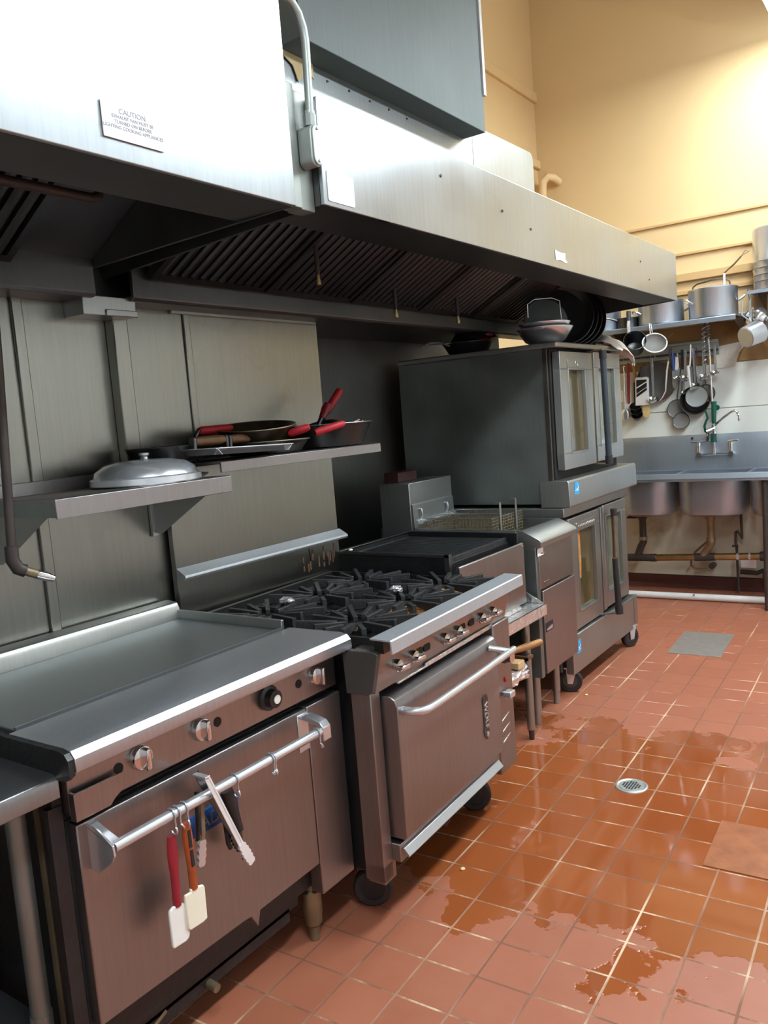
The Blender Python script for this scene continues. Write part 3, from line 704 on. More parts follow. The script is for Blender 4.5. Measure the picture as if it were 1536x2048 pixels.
# high shelf and riser behind the range
t = thing('range_riser', 'stainless riser with a high shelf behind the gas range', 'shelf', (.66, 2.3, .9))
out('riser_panel', G().box(.635, .66, 1.875, 2.80, .90, 1.44), 'steel_wall', t, .003)
out('riser_lip', G().prism([(.66, 1.048), (.66, 1.090), (.703, 1.066), (.705, 1.058), (.70, 1.05)], 'y', 1.875, 2.812), 'steel_top', t, .001)
out('shelf_plate', G().prism([(.622, 1.448), (.622, 1.456), (.946, 1.462), (.952, 1.458), (.952, 1.424), (.944, 1.424), (.944, 1.452)], 'y', 1.86, 2.765), 'steel_door', t, .001)
g = G(); random.seed(5)
for k in range(14):
    y = 2.55+random.random()*.22; z0 = .935+random.random()*.05; h = .02+random.random()*.05
    g.box(.6602, .6608, y-.002-random.random()*.004, y+.004, z0, z0+h)
o = out('grease_stain', g, 'stain_brown', t)
# wall shelf over the griddle
t = thing('wall_shelf', 'stainless wall shelf on triangular brackets over the griddle', 'shelf', (.63, 1.5, 1.30))
out('shelf_plate', G().prism([(.622, 1.45), (.622, 1.402), (.992, 1.402), (.992, 1.362), (1.0, 1.362), (1.0, 1.413), (.996, 1.415), (.635, 1.410), (.635, 1.45)], 'y', 1.222, 1.853), 'steel_door', t, .0015)
out('shelf_end', G().box(.635, .992, 1.222, 1.228, 1.366, 1.404).box(.635, .992, 1.847, 1.853, 1.366, 1.404), 'steel_oven_side', t)
for y in (1.245, 1.825):
    out('bracket', G().prism([(.635, 1.402), (.96, 1.402), (.96, 1.385), (.67, 1.225), (.635, 1.225)], 'y', y, y+.003).box(.622, .635, y-.012, y+.012, 1.215, 1.402).box(.635, .96, y-.010, y+.010, 1.395, 1.402), 'steel_oven', t, .001)

# ------------------------------------------------------------------ things on the two shelves
t = thing('pan_lid', 'domed steel pan lid resting on the griddle shelf', 'lid', (.83, 1.655, 1.416))
out('dome', G().lathe([(.168, 0), (.170, .003), (.169, .020), (.160, .024), (.152, .042), (.125, .060), (.08, .070), (.03, .073), (0, .0735)], (.83, 1.655, 1.416), n=48), 'bright_steel', t)
k = out('knob', G().lathe([(0, .0735), (.012, .0735), (.010, .080), (.016, .086), (.017, .092), (0, .094)], (.83, 1.655, 1.416), n=20), 'bright_steel', t)
t = thing('round_tray', 'round steel tray half under the domed lid', 'tray', (.80, 1.76, 1.412))
out('tray', G().lathe([(0, .0), (.13, 0), (.145, .006), (.15, .012), (.147, .012), (.142, .007), (.13, .003), (0, .003)], (.80, 1.74, 1.4155), n=40), 'bright_steel', t)
# sheet pan sticking out over the range shelf
t = thing('sheet_pan', 'aluminium sheet pan reaching across from one shelf to the other', 'pan', (.86, 1.93, 1.47))
Mt = Matrix.Translation((.845, 1.955, 1.482)) @ Matrix.Rotation(math.radians(-3), 4, 'Z') @ Matrix.Rotation(math.radians(-1.5), 4, 'X')
g = G(); a_, b_ = .19, .165
g.add(G().box(-a_+.02, a_-.02, -b_+.02, b_-.02, -.001, .001), Mt)
for sx in (0, 1, 2, 3):
    if sx < 2:
        s_ = 1 if sx else -1
        g.add(G().prism([(s_*(a_-.02), -.001), (s_*a_, .020), (s_*(a_+.007), .021), (s_*(a_+.007), .018), (s_*(a_+.001), .017), (s_*(a_-.018), -.001)], 'y', -b_, b_), Mt)
    else:
        s_ = 1 if sx == 3 else -1
        g.add(G().prism([(s_*(b_-.02), -.001), (s_*b_, .020), (s_*(b_+.007), .021), (s_*(b_+.007), .018), (s_*(b_+.001), .017), (s_*(b_-.018), -.001)], 'x', -a_, a_), Mt)
out('pan', g, 'bright_steel', t)
def press(y0, y1, x, z, lab):
    t = thing('grill_press', lab, 'press', (x, (y0+y1)/2, z), 'wood-handled grill presses')
    out('plate', G().prism(rrect(x-.055, x+.055, y0, y1, .012, 3), 'z', z, z+.010), 'cast_iron', t, .002)
    for y in (y0+.008, y1-.008): out('bracket', G().prism([(x-.012, z+.01), (x+.012, z+.01), (x+.014, z+.052), (x+.008, z+.062), (x-.008, z+.062), (x-.014, z+.052)], 'y', y-.006, y+.006), 'dark_steel', t, .003)
    out('handle', G().lathe([(0, 0), (.013, 0), (.015, .01), (.016, .03), (.016, (y1-y0)-.06), (.015, (y1-y0)-.042), (.013, (y1-y0)-.030), (0, (y1-y0)-.03)], (x, y0+.015, z+.046), (0, 1, 0), 20), 'press_wood', t)
press(1.815, 1.975, .87, 1.484, 'wood-handled grill press on the sheet pan, nearer the domed lid')
press(1.985, 2.125, .86, 1.482, 'wood-handled grill press on the sheet pan, nearer the skillets')
def skillet(name, lab, c, r0, r1, h, hdir, hl, hz, mat, hmat, tiltx=0, rimmat=None, grip=None, tc=0):
    c = V(c); t = thing(name, lab, 'pan', tuple(c))
    Mz = Matrix.Translation(c) @ Matrix.Rotation(tiltx, 4, 'X') @ Matrix.Rotation(tc, 4, V((.72, .69, 0)))
    g = G().add(G().lathe([(0, 0), (r0, 0), (r0+.008, .003), (r1, h), (r1+.004, h), (r1+.004, h-.003), (r1-.002, h), (r0+.004, .006), (r0, .004), (0, .004)], (0, 0, 0), n=40), Mz)
    out('bowl', g, mat, t)
    if rimmat: out('rim', G().add(G().ring((0, 0, h), r1+.002, .0022, n=40, m=6), Mz), rimmat, t)
    if grip:
        q0, q1, q2 = map(V, grip); dd = (q2-q1).normalized()
        hn = out('handle', G().tube([q0, q1, q1+dd*.02], [.006, .008, .008], 10), 'dark_steel', t)
        out('grip', G().tube([q1, q1+dd*.012, q1+(q2-q1)*.5, q2-dd*.01, q2], [.011, .015, .0145, .0135, .009], 12), hmat, hn, label='red silicone grip')
    if hdir is not None:
        d = V((hdir[0], hdir[1], 0)).normalized(); w = V((-d.y, d.x, 0))
        p = [d*(r1-.004)+V((0, 0, h-.015)), d*(r1+.03)+V((0, 0, h-.002)), d*(r1+.06)+V((0, 0, h+.012+hz*.3)), d*(r1+hl*.6)+V((0, 0, h+.014+hz*.7)), d*(r1+hl)+V((0, 0, h+.012+hz))]
        hn = out('handle', G().tube([Mz @ q for q in p[:3]], .0075, 10), 'dark_steel', t)
        if hmat: out('grip', G().tube([Mz @ q for q in (p[2]-d*.012, p[2], p[3], p[4]-d*.006, p[4])], [.010, .014, .0135, .013, .009], 12), hmat, hn, label='red silicone grip' if 'red' in hmat else None)
        else: out('grip', G().tube([Mz @ q for q in p[2:]], .009, 10), 'dark_steel', hn)
    return t
skillet('frying_pan', 'dark frying pan behind the presses with a raised red-sleeved handle', (.735, 1.815, 1.476), .10, .125, .048, None, 0, 0, 'pan_black', 'red_silicone', grip=((.75, 1.925, 1.522), (.75, 1.962, 1.566), (.75, 2.122, 1.570)))
C.objects['frying_pan'].location.z = 1.474
skillet('frying_pan', 'lower black frying pan of the stacked pair on the range shelf', (.80, 2.235, 1.463), .125, .165, .045, None, 0, 0, 'pan_black', None, rimmat='old_brass')
skillet('frying_pan', 'upper frying pan of the stacked pair with a worn golden side', (.80, 2.19, 1.513), .105, .148, .055, None, 0, 0, 'pan_worn', 'red_silicone', rimmat='old_brass', grip=((.89, 2.25, 1.545), (.93, 2.228, 1.529), (1.0, 2.262, 1.549)), tc=math.radians(7))
t = skillet('saute_pan', 'wide dark pan at the end of the range shelf with a small loop handle', (.795, 2.60, 1.463), .145, .193, .090, None, 0, 0, 'pan_black', None, rimmat='bright_steel')
out('loop_handle', G().tube([(.79, 2.79, 1.545), (.795, 2.815, 1.558), (.81, 2.83, 1.563), (.83, 2.815, 1.558), (.83, 2.785, 1.545)], .005, 8), 'bright_steel', t)
skillet('frying_pan', 'black pan resting in the wide pan with a red grip lying over its rim', (.795, 2.57, 1.500), .10, .14, .035, None, 0, 0, 'pan_black', 'red_silicone', tiltx=.05, grip=((.88, 2.46, 1.535), (.92, 2.386, 1.525), (.975, 2.502, 1.553)))
t = skillet('frying_pan', 'small pan tipped up in the wide pan with its red handle pointing upward', (.74, 2.62, 1.505), .07, .10, .035, None, 0, 0, 'pan_black', None, tiltx=.35)
hn = out('handle', G().tube([(.78, 2.575, 1.545), (.785, 2.595, 1.575), (.79, 2.61, 1.59)], .011, 10), 'dark_steel', t)
out('grip', G().tube([(.787, 2.60, 1.58), (.79, 2.625, 1.615), (.79, 2.64, 1.635)], [.014, .019, .015], 12), 'red_spatula', hn)
out('grip_end', G().tube([(.785, 2.635, 1.605), (.79, 2.68, 1.648), (.795, 2.722, 1.688), (.796, 2.728, 1.694)], [.015, .0165, .0165, .010], 12), 'red_silicone', hn, label='red silicone grip')

# ------------------------------------------------------------------ charbroiler on its stand
t = thing('equipment_stand', 'foil-covered equipment stand carrying the charbroiler', 'stand', (1.0, 3.1, 0))
out('stand_top', G().box(.66, 1.345, 2.80, 3.425, .610, .645), 'steel_oven', t, .003)
f = G().box(1.26, 1.352, 2.795, 3.43, .6455, .650).box(1.346, 1.353, 2.795, 3.43, .600, .650)
out('foil_cover', f, 'foil', t, label='crumpled foil covering')
out('foil_flap', G().prism([(1.12, .65), (1.34, .655), (1.26, .70), (1.14, .705)], 'y', 3.418, 3.423), 'foil', t)
out('foil_fold', G().add(G().box(1.26, 1.30, 2.85, 3.28, .650, .672)), 'foil', t, .008)
out('undershelf', G().box(.68, 1.25, 2.85, 3.385, .315, .327), 'steel_oven', t, .002)
for x, y in ((1.265, 3.375), (1.265, 2.86), (.70, 3.375), (.70, 2.86)):
    l = out('leg', G().cyl((x, y, .05), (x, y, .61), .019), 'steel_oven', t)
    out('foot', G().cyl((x, y, 0), (x, y, .055), .012, .015), 'dark_steel', l)
t = thing('charbroiler', 'black greasy charbroiler between the range and the fryer', 'grill', (1.0, 3.1, .65))
y0, y1 = 2.80, 3.385
g = G().box(.645, 1.205, y0, y0+.012, .66, .985).box(.645, 1.25, y1-.012, y1, .66, .988).box(.64, .652, y0, y1, .66, .985).box(1.19, 1.205, y0, y1, .66, .945)
out('fire_box', g.box(.65, 1.2, y0+.01, y1-.01, .655, .88), 'black_grease', t, .002)
out('rim', G().box(.645, 1.225, y0-.004, y0+.004, .975, .990).box(1.20, 1.226, y0-.004, y0+.018, .86, .990).box(.636, .66, y0, y1, .984, .99), 'steel_under', t, .002)
out('side_guard', G().box(.645, 1.24, y1-.002, y1+.006, .93, .992), 'steel_oven_side', t, .001)
g = G()
for k in range(23): g.box(.67, 1.185, y0+.03+k*.0232, y0+.03+k*.0232+.009, .945, .962)
out('grill_bars', g, 'cast_iron', t, .0015)
out('grill_frame', G().box(.66, 1.195, y0+.018, y0+.028, .935, .964).box(.66, 1.195, y1-.03, y1-.018, .935, .964).box(1.185, 1.199, y0+.018, y1-.018, .935, .968).box(.655, .668, y0+.018, y1-.018, .935, .964), 'cast_iron', t, .002)
out('drip_trough', G().box(1.205, 1.268, y0, y1, .88, .895), 'black_grease', t)
fp = out('front_panel', G().prism([(1.255, .66), (1.272, .66), (1.272, .938), (1.266, .942), (1.255, .94)], 'y', y0-.005, y1+.008), 'steel_panel', t, .002)
out('trim_screw', G().cyl((1.272, y1-.01, .93), (1.276, y1-.01, .93), .006, n=10), 'bright_steel', fp)
g = G(); random.seed(8)
for k in range(3): g.ball((.74+.05*k, 2.83+.1*k, .993 if k == 0 else .966), .008, (1, 1.2, .6), 10)
solo('food_scrap', G().ball((.72, 2.803, .996), .009, (1, 1.2, .6), 10), 'cream_rubber', 'pale food scrap on the near rim of the charbroiler', 'crumb', (.72, 2.803, .99))
# things under the stand
t = thing('grill_scraper', 'tool with an orange wooden handle sticking out under the stand', 'tool', (1.2, 3.2, .47))
out('handle', G().tube([(1.215, 3.14, .463), (1.25, 3.19, .470), (1.315, 3.285, .482), (1.352, 3.345, .490), (1.355, 3.35, .4905)], [.012, .014, .0165, .0155, .010], 14), 'wood', t)
out('shaft', G().tube([(1.06, 2.93, .42), (1.215, 3.14, .463)], .008, 10), 'dark_steel', t)
solo('wood_block', G().box(1.08, 1.315, 3.18, 3.245, .40, .432), 'pale_wood', 'pale wooden block lying on crumpled foil under the stand', 'block', (1.2, 3.2, .40), None, .004)
g = G().box(1.05, 1.30, 3.02, 3.30, .328, .398)
bmesh.ops.subdivide_edges(g.bm, edges=g.bm.edges[:], cuts=6, use_grid_fill=True); random.seed(2)
for v in g.bm.verts: v.co += V((random.uniform(-1, 1), random.uniform(-1, 1), random.uniform(-.3, .8)))*.011
for v in g.bm.verts: v.co.z = max(v.co.z, .3275)
solo('foil_bundle', g, 'foil', 'crumpled foil bundle on the undershelf of the stand', 'foil', (1.2, 3.15, .328), None, 0, False)
solo('rusty_rack', G().box(1.02, 1.30, 3.30, 3.312, .405, .425).box(1.02, 1.30, 3.37, 3.38, .405, .42).box(1.285, 1.30, 3.30, 3.38, .405, .42).cyl((1.05, 3.34, .328), (1.05, 3.34, .41), .008, n=8), 'dark_wood', 'rusty flat rack end beside the stand leg', 'rack', (1.2, 3.34, .4))

# ------------------------------------------------------------------ fryer
t = thing('deep_fryer', 'stainless deep fryer with baskets between charbroiler and oven', 'fryer', (1.0, 3.67, 0))
y0, y1 = 3.455, 3.895
out('cabinet', G().box(.42, 1.285, y0+.015, y1, .275, .90), 'steel_oven_side', t, .002)
out('side_rim', G().box(.42, 1.235, y0+.01, y0+.022, .90, .985).box(.42, 1.235, y1-.012, y1, .90, .985), 'steel_oven_side', t, .001)
out('oil_pan', G().box(.62, 1.10, y0+.03, y1-.015, .885, .925), 'fryer_oil', t)
out('front_deck', G().prism([(1.10, .93), (1.225, .985), (1.24, .985), (1.325, .942), (1.332, .93), (1.328, .905), (1.30, .905), (1.30, .90), (1.10, .90)], 'y', y0, y1), 'steel_oven', t, .002)
up = out('upper_panel', G().box(1.285, 1.305, y0+.025, y1-.005, .70, .905), 'steel_panel', t, .003)
out('panel_label', G().box(1.305, 1.3065, 3.465, 3.53, .862, .898), 'paper', up)
out('panel_label', G().box(1.305, 1.3065, 3.50, 3.545, .868, .874), 'ink', up)
out('embossed_strip', G().box(1.305, 1.308, 3.52, 3.58, .722, .732), 'steel_panel', up, .001)
dr = out('door', G().box(1.285, 1.308, y0+.045, y1, .285, .69), 'steel_door', t, .003)
out('handle_cutout', G().box(1.306, 1.3095, 3.505, 3.592, .488, .532), 'cavity', dr)
out('handle_lip', G().prism([(3.515, .494), (3.582, .494), (3.582, .512), (3.515, .502)], 'x', 1.3095, 1.311), 'bright_steel', dr)
out('side_post', G().box(1.20, 1.30, y0, y0+.035, .275, .90), 'steel_oven_side', t, .002)
fl = out('flue_riser', G().box(.44, .625, y0-.005, y1-.02, .90, 1.222), 'steel_oven', t, .003)
out('flue_face', G().prism([(.625, .985), (.64, .99), (.636, 1.11), (.626, 1.115)], 'y', y0+.0, y1-.03), 'steel_oven', fl, .001)
for y in (3.515, 3.78):
    out('basket_hook', G().tube([(.628, y, 1.085), (.648, y, 1.082), (.652, y, 1.065), (.645, y+.003, 1.045), (.636, y+.004, 1.03)], .006, 8), 'bright_steel', fl)
out('basket_hanger', G().box(.63, .648, y0+.03, y1-.03, 1.005, 1.03), 'bright_steel', fl, .002)
for k in range(5): out('hanger_clip', G().cyl((.648, 3.55+k*.068, 1.022), (.664, 3.55+k*.068, 1.012), .009, n=10), 'bright_steel', fl)
for x, y in ((1.215, 3.56), (1.185, 3.865), (.52, 3.56), (.52, 3.86)):
    l = out('leg', G().cyl((x, y, .07), (x, y, .28), .0215), 'steel_oven', t)
    out('foot', G().cyl((x, y, 0), (x, y, .075), .017), 'steel_oven', l)
bk = thing('fry_basket', 'wire fry basket resting in the fryer, nearer the charbroiler', 'basket', (.88, 3.59, .93), 'fry baskets in the fryer')
g = G(); x0, x1, ya, yb, z0, z1 = .68, 1.06, 3.50, 3.665, .928, 1.035
for k in range(20):
    x = x0+(x1-x0)*k/19; g.tube([(x, ya, z1), (x, ya, z0), (x, yb, z0), (x, yb, z1)], .0011, 4)
for k in range(9):
    y = ya+(yb-ya)*k/8; g.tube([(x0, y, z1), (x0, y, z0), (x1, y, z0), (x1, y, z1)], .0011, 4)
for k in range(1, 7):
    z = z0+(z1-z0)*k/7
    for a, c in (((x0, ya), (x1, ya)), ((x1, ya), (x1, yb)), ((x1, yb), (x0, yb)), ((x0, yb), (x0, ya))): g.tube([(*a, z), (*c, z)], .0011, 4)
out('mesh', g, 'old_brass', bk, 0, None, False)
out('rim', G().tube([(x0, ya, z1), (x1, ya, z1), (x1, yb, z1), (x0, yb, z1), (x0, ya, z1)], .003, 6), 'steel_oven', bk)
out('handle', G().box(1.064, 1.068, 3.575, 3.592, .95, 1.105).box(1.04, 1.068, 3.578, 3.589, 1.10, 1.106), 'steel_oven', bk, .001)
dup(bk, (.88, 3.765, .93), 'wire fry basket resting in the fryer, nearer the oven stack')

# ------------------------------------------------------------------ stacked convection ovens
def door(parent, y0, y1, z0, z1, wy0, wy1, wz0, wz1, glass, xf=1.222):
    g = G()
    g.prism([(y0, z0), (y1, z0), (y1, wz0), (y0, wz0)], 'x', xf-.042, xf).prism([(y0, wz1), (y1, wz1), (y1, z1), (y0, z1)], 'x', xf-.042, xf)
    g.prism([(y0, wz0), (wy0, wz0), (wy0, wz1), (y0, wz1)], 'x', xf-.042, xf).prism([(wy1, wz0), (y1, wz0), (y1, wz1), (wy1, wz1)], 'x', xf-.042, xf)
    d = out('door', g, 'steel_oven', parent, .003)
    out('window_pane', G().box(xf-.03, xf-.018, wy0-.005, wy1+.005, wz0-.005, wz1+.005), glass, d)
    fr = G()
    for a in (((wy0-.006, wz0-.006), (wy1+.006, wz0+.003)), ((wy0-.006, wz1-.003), (wy1+.006, wz1+.006)), ((wy0-.006, wz0), (wy0+.003, wz1)), ((wy1-.003, wz0), (wy1+.006, wz1))):
        fr.box(xf-.018, xf+.003, a[0][0], a[1][0], a[0][1], a[1][1])
    out('window_frame', fr, 'steel_oven', d, .001)
    return d
def oven(name, lab, zb, zt, upper):
    t = thing(name, lab, 'oven', (.75, 4.5, zb))
    ya, yb = 4.0, 5.01
    out('cabinet', G().box(.25, 1.165, ya, yb-.01, zb+.02, zt-.028), 'steel_oven_side', t, .003)
    out('front_frame', G().box(1.165, 1.175, ya+.03, yb-.02, zb+.1, zt-.03), 'cavity', t)
    out('side_trim', G().box(1.150, 1.172, ya-.003, ya+.006, zb+.12, zt-.03), 'dark_pipe' if upper else 'steel_oven_side', t)
    return t
t = oven('convection_oven', 'upper convection oven of the stack, crowded with pans on top', 1.02, 1.885, True)
out('lid', G().box(.245, 1.232, 3.995, 5.015, 1.857, 1.885), 'steel_oven', t, .006)
out('base_ledge', G().prism([(1.10, 1.022), (1.258, 1.022), (1.266, 1.03), (1.262, 1.155), (1.254, 1.165), (1.10, 1.165)], 'y', 3.990, 5.085), 'steel_oven', t, .003)
d1 = door(t, 4.055, 4.515, 1.215, 1.838, 4.163, 4.40, 1.30, 1.745, 'oven_glass')
d2 = door(t, 4.548, 4.988, 1.22, 1.845, 4.61, 4.878, 1.308, 1.755, 'oven_glass_green')
out('rack_glint', G().box(1.2045, 1.206, 4.166, 4.25, 1.405, 1.413).box(1.2045, 1.206, 4.31, 4.385, 1.407, 1.413), 'brass', d1, label='painted glint of a rack edge on the glass')  # brass strips on the opaque pane paint the glint of inner racks
out('rack_glint', G().box(1.2045, 1.206, 4.63, 4.70, 1.405, 1.411).box(1.2045, 1.206, 4.80, 4.85, 1.43, 1.435), 'brass', d2, label='painted glint of a rack edge on the glass')
pl = out('nameplate', G().prism(rrect(4.148, 4.405, 1.752, 1.797, .008, 3), 'x', 1.222, 1.227), 'steel_oven', d1, .001)
out('plate_emblem', G().ring((1.227, 4.275, 1.775), .017, .002, (1, 0, 0), 24, 6).box(1.227, 1.2285, 4.17, 4.24, 1.77, 1.78).box(1.227, 1.2285, 4.31, 4.38, 1.77, 1.78), 'steel_oven', pl)
out('center_seal', G().box(1.175, 1.215, 4.515, 4.548, 1.22, 1.84), 'old_brass', t)
hd = out('door_handle', G().cyl((1.292, 4.527, 1.25), (1.292, 4.505, 1.80), .0175, n=20), 'blue_black_grip', d2)
out('handle_cap', G().cyl((1.292, 4.528, 1.205), (1.292, 4.526, 1.255), .021), 'black_rubber', hd)
out('handle_cap', G().cyl((1.292, 4.505, 1.80), (1.292, 4.503, 1.845), .021), 'black_rubber', hd)
out('handle_arm', G().tube([(1.20, 4.53, 1.212), (1.26, 4.53, 1.207), (1.292, 4.528, 1.207)], .006, 8), 'old_brass', hd)
out('handle_arm', G().tube([(1.20, 4.515, 1.845), (1.292, 4.503, 1.848)], .006, 8), 'old_brass', hd)
def sticker(parent, y0, y1, z0, z1, x):
    s_ = out('energy_sticker', G().prism([(y0, z0), (y1, z0), (y1, z1-.012), (y1-.02, z1), (y0+.018, z1), (y0, z1-.01)] if z0 > .6 else rrect(y0, y1, z0, z1, .004, 2), 'x', x, x+.0012), 'sky_sticker', parent, label='light blue energy sticker')
    cy, cz = (y0+y1)/2, z0+(z1-z0)*.62
    out('sticker_mark', G().ring((x+.0014, cy, cz), .017, .0016, (1, 0, 0), 16, 4, .4, 4.6).box(x+.001, x+.0018, y0+.006, y1-.006, z0+.018, z0+.021), 'paper', s_)
sticker(t, 4.062, 4.125, 1.085, 1.150, 1.2635)
t = oven('convection_oven', 'lower convection oven of the stack, standing on casters', .10, 1.022, False)
out('lid', G().box(.245, 1.225, 3.995, 5.03, .968, 1.021), 'steel_oven', t, .005)
d1 = door(t, 4.055, 4.515, .335, .952, 4.17, 4.435, .43, .882, 'oven_glass')
d2 = door(t, 4.585, 4.975, .35, .958, 4.62, 4.885, .44, .888, 'oven_glass_green')
out('amber_patch', G().prism([(4.176, .60), (4.24, .60), (4.25, .70), (4.245, .872), (4.176, .876)], 'x', 1.2042, 1.2055), 'rust_crumbs', d1, label='amber stain behind the glass')
pl = out('nameplate', G().prism(rrect(4.152, 4.445, .872, .918, .008, 3), 'x', 1.222, 1.227), 'steel_oven', d1, .001)
g = G(); random.seed(4)
for k in range(11): g.ball((1.228, 4.185+k*.023, .897), .006+.003*random.random(), (.4, 1, 1.2), 8)
out('plate_emblem', g, 'bright_steel', pl)
out('center_seal', G().box(1.19, 1.224, 4.53, 4.575, .345, .955), 'steel_oven', t, .002)
hd = out('door_handle', G().tube([(1.30, 4.556, .345), (1.30, 4.525, .63), (1.30, 4.522, .66)], [.019, .016, .016], 16), 'black_rubber', d2)
out('handle_stick', G().box(1.245, 1.262, 4.645, 4.675, .62, .90), 'dark_wood', hd, .003)
out('handle_cap', G().cyl((1.27, 4.625, .895), (1.27, 4.623, .935), .019), 'black_rubber', hd)
out('handle_cap', G().cyl((1.30, 4.557, .325), (1.30, 4.555, .37), .023), 'black_rubber', hd)
out('handle_arm', G().tube([(1.215, 4.47, .335), (1.30, 4.556, .332)], .006, 8), 'dark_steel', hd)
out('handle_rod', G().cyl((1.262, 4.625, .66), (1.266, 4.624, .90), .005, n=8), 'dark_steel', hd)
out('base_panel', G().prism([(4.0, .115), (5.055, .115), (5.085, .14), (5.085, .318), (4.0, .325)], 'x', 1.19, 1.236), 'steel_oven', t, .004)
out('side_post', G().prism([(1.13, .10), (1.236, .115), (1.236, .325), (1.17, .345), (1.17, .97), (1.15, .97)], 'y', 5.01, 5.016), 'steel_oven', t)
sticker(t, 4.045, 4.105, .218, .290, 1.2365)
for x, y, r_ in ((1.185, 4.06, .3), (1.21, 4.985, 1.1), (.36, 4.06, .2), (.36, 4.96, .9)): caster(x, y, .064, r_, t, .036, 'steel_under')

# ------------------------------------------------------------------ things on top of the ovens
TZ = 1.8855
def disc_pan(lab, c, R_, d, off):
    ax = V((.60, -.76, .26)).normalized()
    t = thing('round_pan', lab, 'pan', c, 'round pans standing on the oven')
    out('pan', G().lathe([(0, 0), (R_*.80, 0), (R_*.84, .004), (R_, d), (R_+.004, d), (R_+.004, d-.004), (R_*.85, -.002), (R_*.8, -.003), (0, -.003)], c, tuple(ax), 48), 'pan_black', t)
    out('rim', G().ring(V(c)+ax*d, R_+.003, .003, tuple(ax), 48, 6), 'dark_steel', t)
R_ = .184
for k, lab in enumerate(('dark round pan at the front of the row standing on the oven', 'second dark round pan of the row standing on the oven', 'third dark round pan of the row standing on the oven', 'hindmost dark round pan of the row standing on the oven')):
    disc_pan(lab, (1.075-.012*k, 4.44+.10*k, TZ+R_*.962+.002), R_, .03, k)
t = thing('steel_disc', 'grey steel disc with a wire bail leaning among the round pans', 'lid', (1.05, 4.28, TZ))
ax = V((.7, -.66, .25)).normalized(); c = V((1.03, 4.36, TZ+.15))
out('disc', G().lathe([(0, .006), (.10, .004), (.128, 0), (.13, -.006), (0, -.004)], c, tuple(ax), 40), 'disc_grey', t)
out('bail', G().tube([c+V((-.07, -.09, .02)), c+V((-.065, -.10, .09)), c+V((-.03, -.08, .115)), c+V((.04, -.01, .118)), c+V((.075, .02, .10)), c+V((.078, .025, .0))], .0035, 8), 'bright_steel', t)
def mbowl(lab, c, r, h):
    t = solo('mixing_bowl', G().lathe([(0, 0), (r*.45, 0), (r*.72, h*.3), (r*.92, h*.72), (r, h-.004), (r+.009, h), (r+.009, h-.003), (r*.94, h*.70), (r*.74, h*.28), (r*.46, .004), (0, .004)], c, n=48), 'bright_steel', lab, 'bowl', c, 'mixing bowls on the oven')
mbowl('lower steel mixing bowl of the nested pair on the oven', (1.07, 4.235, TZ), .145, .095)
mbowl('upper steel mixing bowl nested in another on the oven', (1.07, 4.235, TZ+.030), .132, .092)
g = G()
for k in range(9): g.tube([(1.00, 4.66+k*.03, TZ+.012), (1.20, 4.66+k*.03, TZ+.012)], .0022, 6)
for x in (1.0, 1.1, 1.2): g.tube([(x, 4.65, TZ+.008), (x, 4.91, TZ+.008)], .003, 6)
for x in (1.0, 1.2):
    for y in (4.66, 4.90): g.cyl((x, y, TZ), (x, y, TZ+.012), .003, n=6)
solo('wire_rack', g, 'old_brass', 'small wire rack lying on the oven in front of the pans', 'rack', (1.1, 4.78, TZ))
solo('green_box', G().box(1.0, 1.16, 4.80, 4.92, TZ, TZ+.075, Matrix.Translation((1.08, 4.86, 0)) @ Matrix.Rotation(.5, 4, 'Z') @ Matrix.Translation((-1.08, -4.86, 0))), 'green_card', 'grey-green box on the oven beside the towel', 'box', (1.08, 4.86, TZ), None, .003)
# towel: a lumpy cloth over the far front corner
g = G(); n, m = 18, 12; vs = []; random.seed(21)
from mathutils import noise as mn
for i in range(n):
    for j in range(m):
        u, w = i/(n-1), j/(m-1)
        y = 4.80+.30*u+.015*math.sin(7*w); x = 1.06+.215*w+.012*math.sin(9*u)
        q = mn.noise(V((u*5, w*5, .3)))+mn.noise(V((u*11, w*11, 1.3)))*.5
        z = TZ+.010+.055*math.sin(PI*min(1, w*1.02))*math.sin(PI*min(1, .15+u*.85))+.028*max(-.2, q)
        if y > 5.02: z -= (y-5.02)*.9
        if x > 1.238: z -= (x-1.238)*.9
        vs.append((x, y, max(z, TZ+.004) if y < 5.015 and x < 1.235 else z))
fs = [(i*m+j, (i+1)*m+j, (i+1)*m+j+1, i*m+j+1) for i in range(n-1) for j in range(m-1)]
tw = solo('towel', g.mesh(vs, fs), 'cloth', 'crumpled white towel hanging over the far corner of the oven', 'towel', (1.15, 4.95, TZ))
s_ = tw.modifiers.new('Solid', 'SOLIDIFY'); s_.thickness = .006; s_ = tw.modifiers.new('Sub', 'SUBSURF'); s_.levels = 1; s_.render_levels = 2
# dark pans at the back
t = skillet('frying_pan', 'dark reddish pan pile item with a thin curved handle at the back of the oven', (.60, 4.22, TZ), .10, .145, .07, None, 0, 0, 'pan_black', None)
C.objects[t.name]['label'] = 'dark round pan with a thin curved handle at the back of the oven'
out('thin_handle', G().tube([(.56, 4.07, TZ+.055), (.55, 3.98, TZ+.072), (.54, 3.90, TZ+.068), (.53, 3.83, TZ+.045)], .007, 8), 'bright_steel', t)
skillet('frying_pan', 'black pan turned over on the dark pan at the back of the oven', (.62, 4.26, TZ+.085), .13, .10, .05, None, 0, 0, 'pan_black', None)
solo('red_cloth', G().ball((.70, 4.24, TZ+.10), .05, (1, 1.1, .7), 14), 'red_spatula', 'dark red cloth bundle on the pans at the back of the oven', 'cloth', (.7, 4.24, TZ+.07))
solo('square_tin', G().box(.44, .60, 4.44, 4.62, TZ, TZ+.17), 'steel_oven_side', 'grey square tin behind the pans at the oven back corner', 'tin', (.5, 4.53, TZ), None, .006)
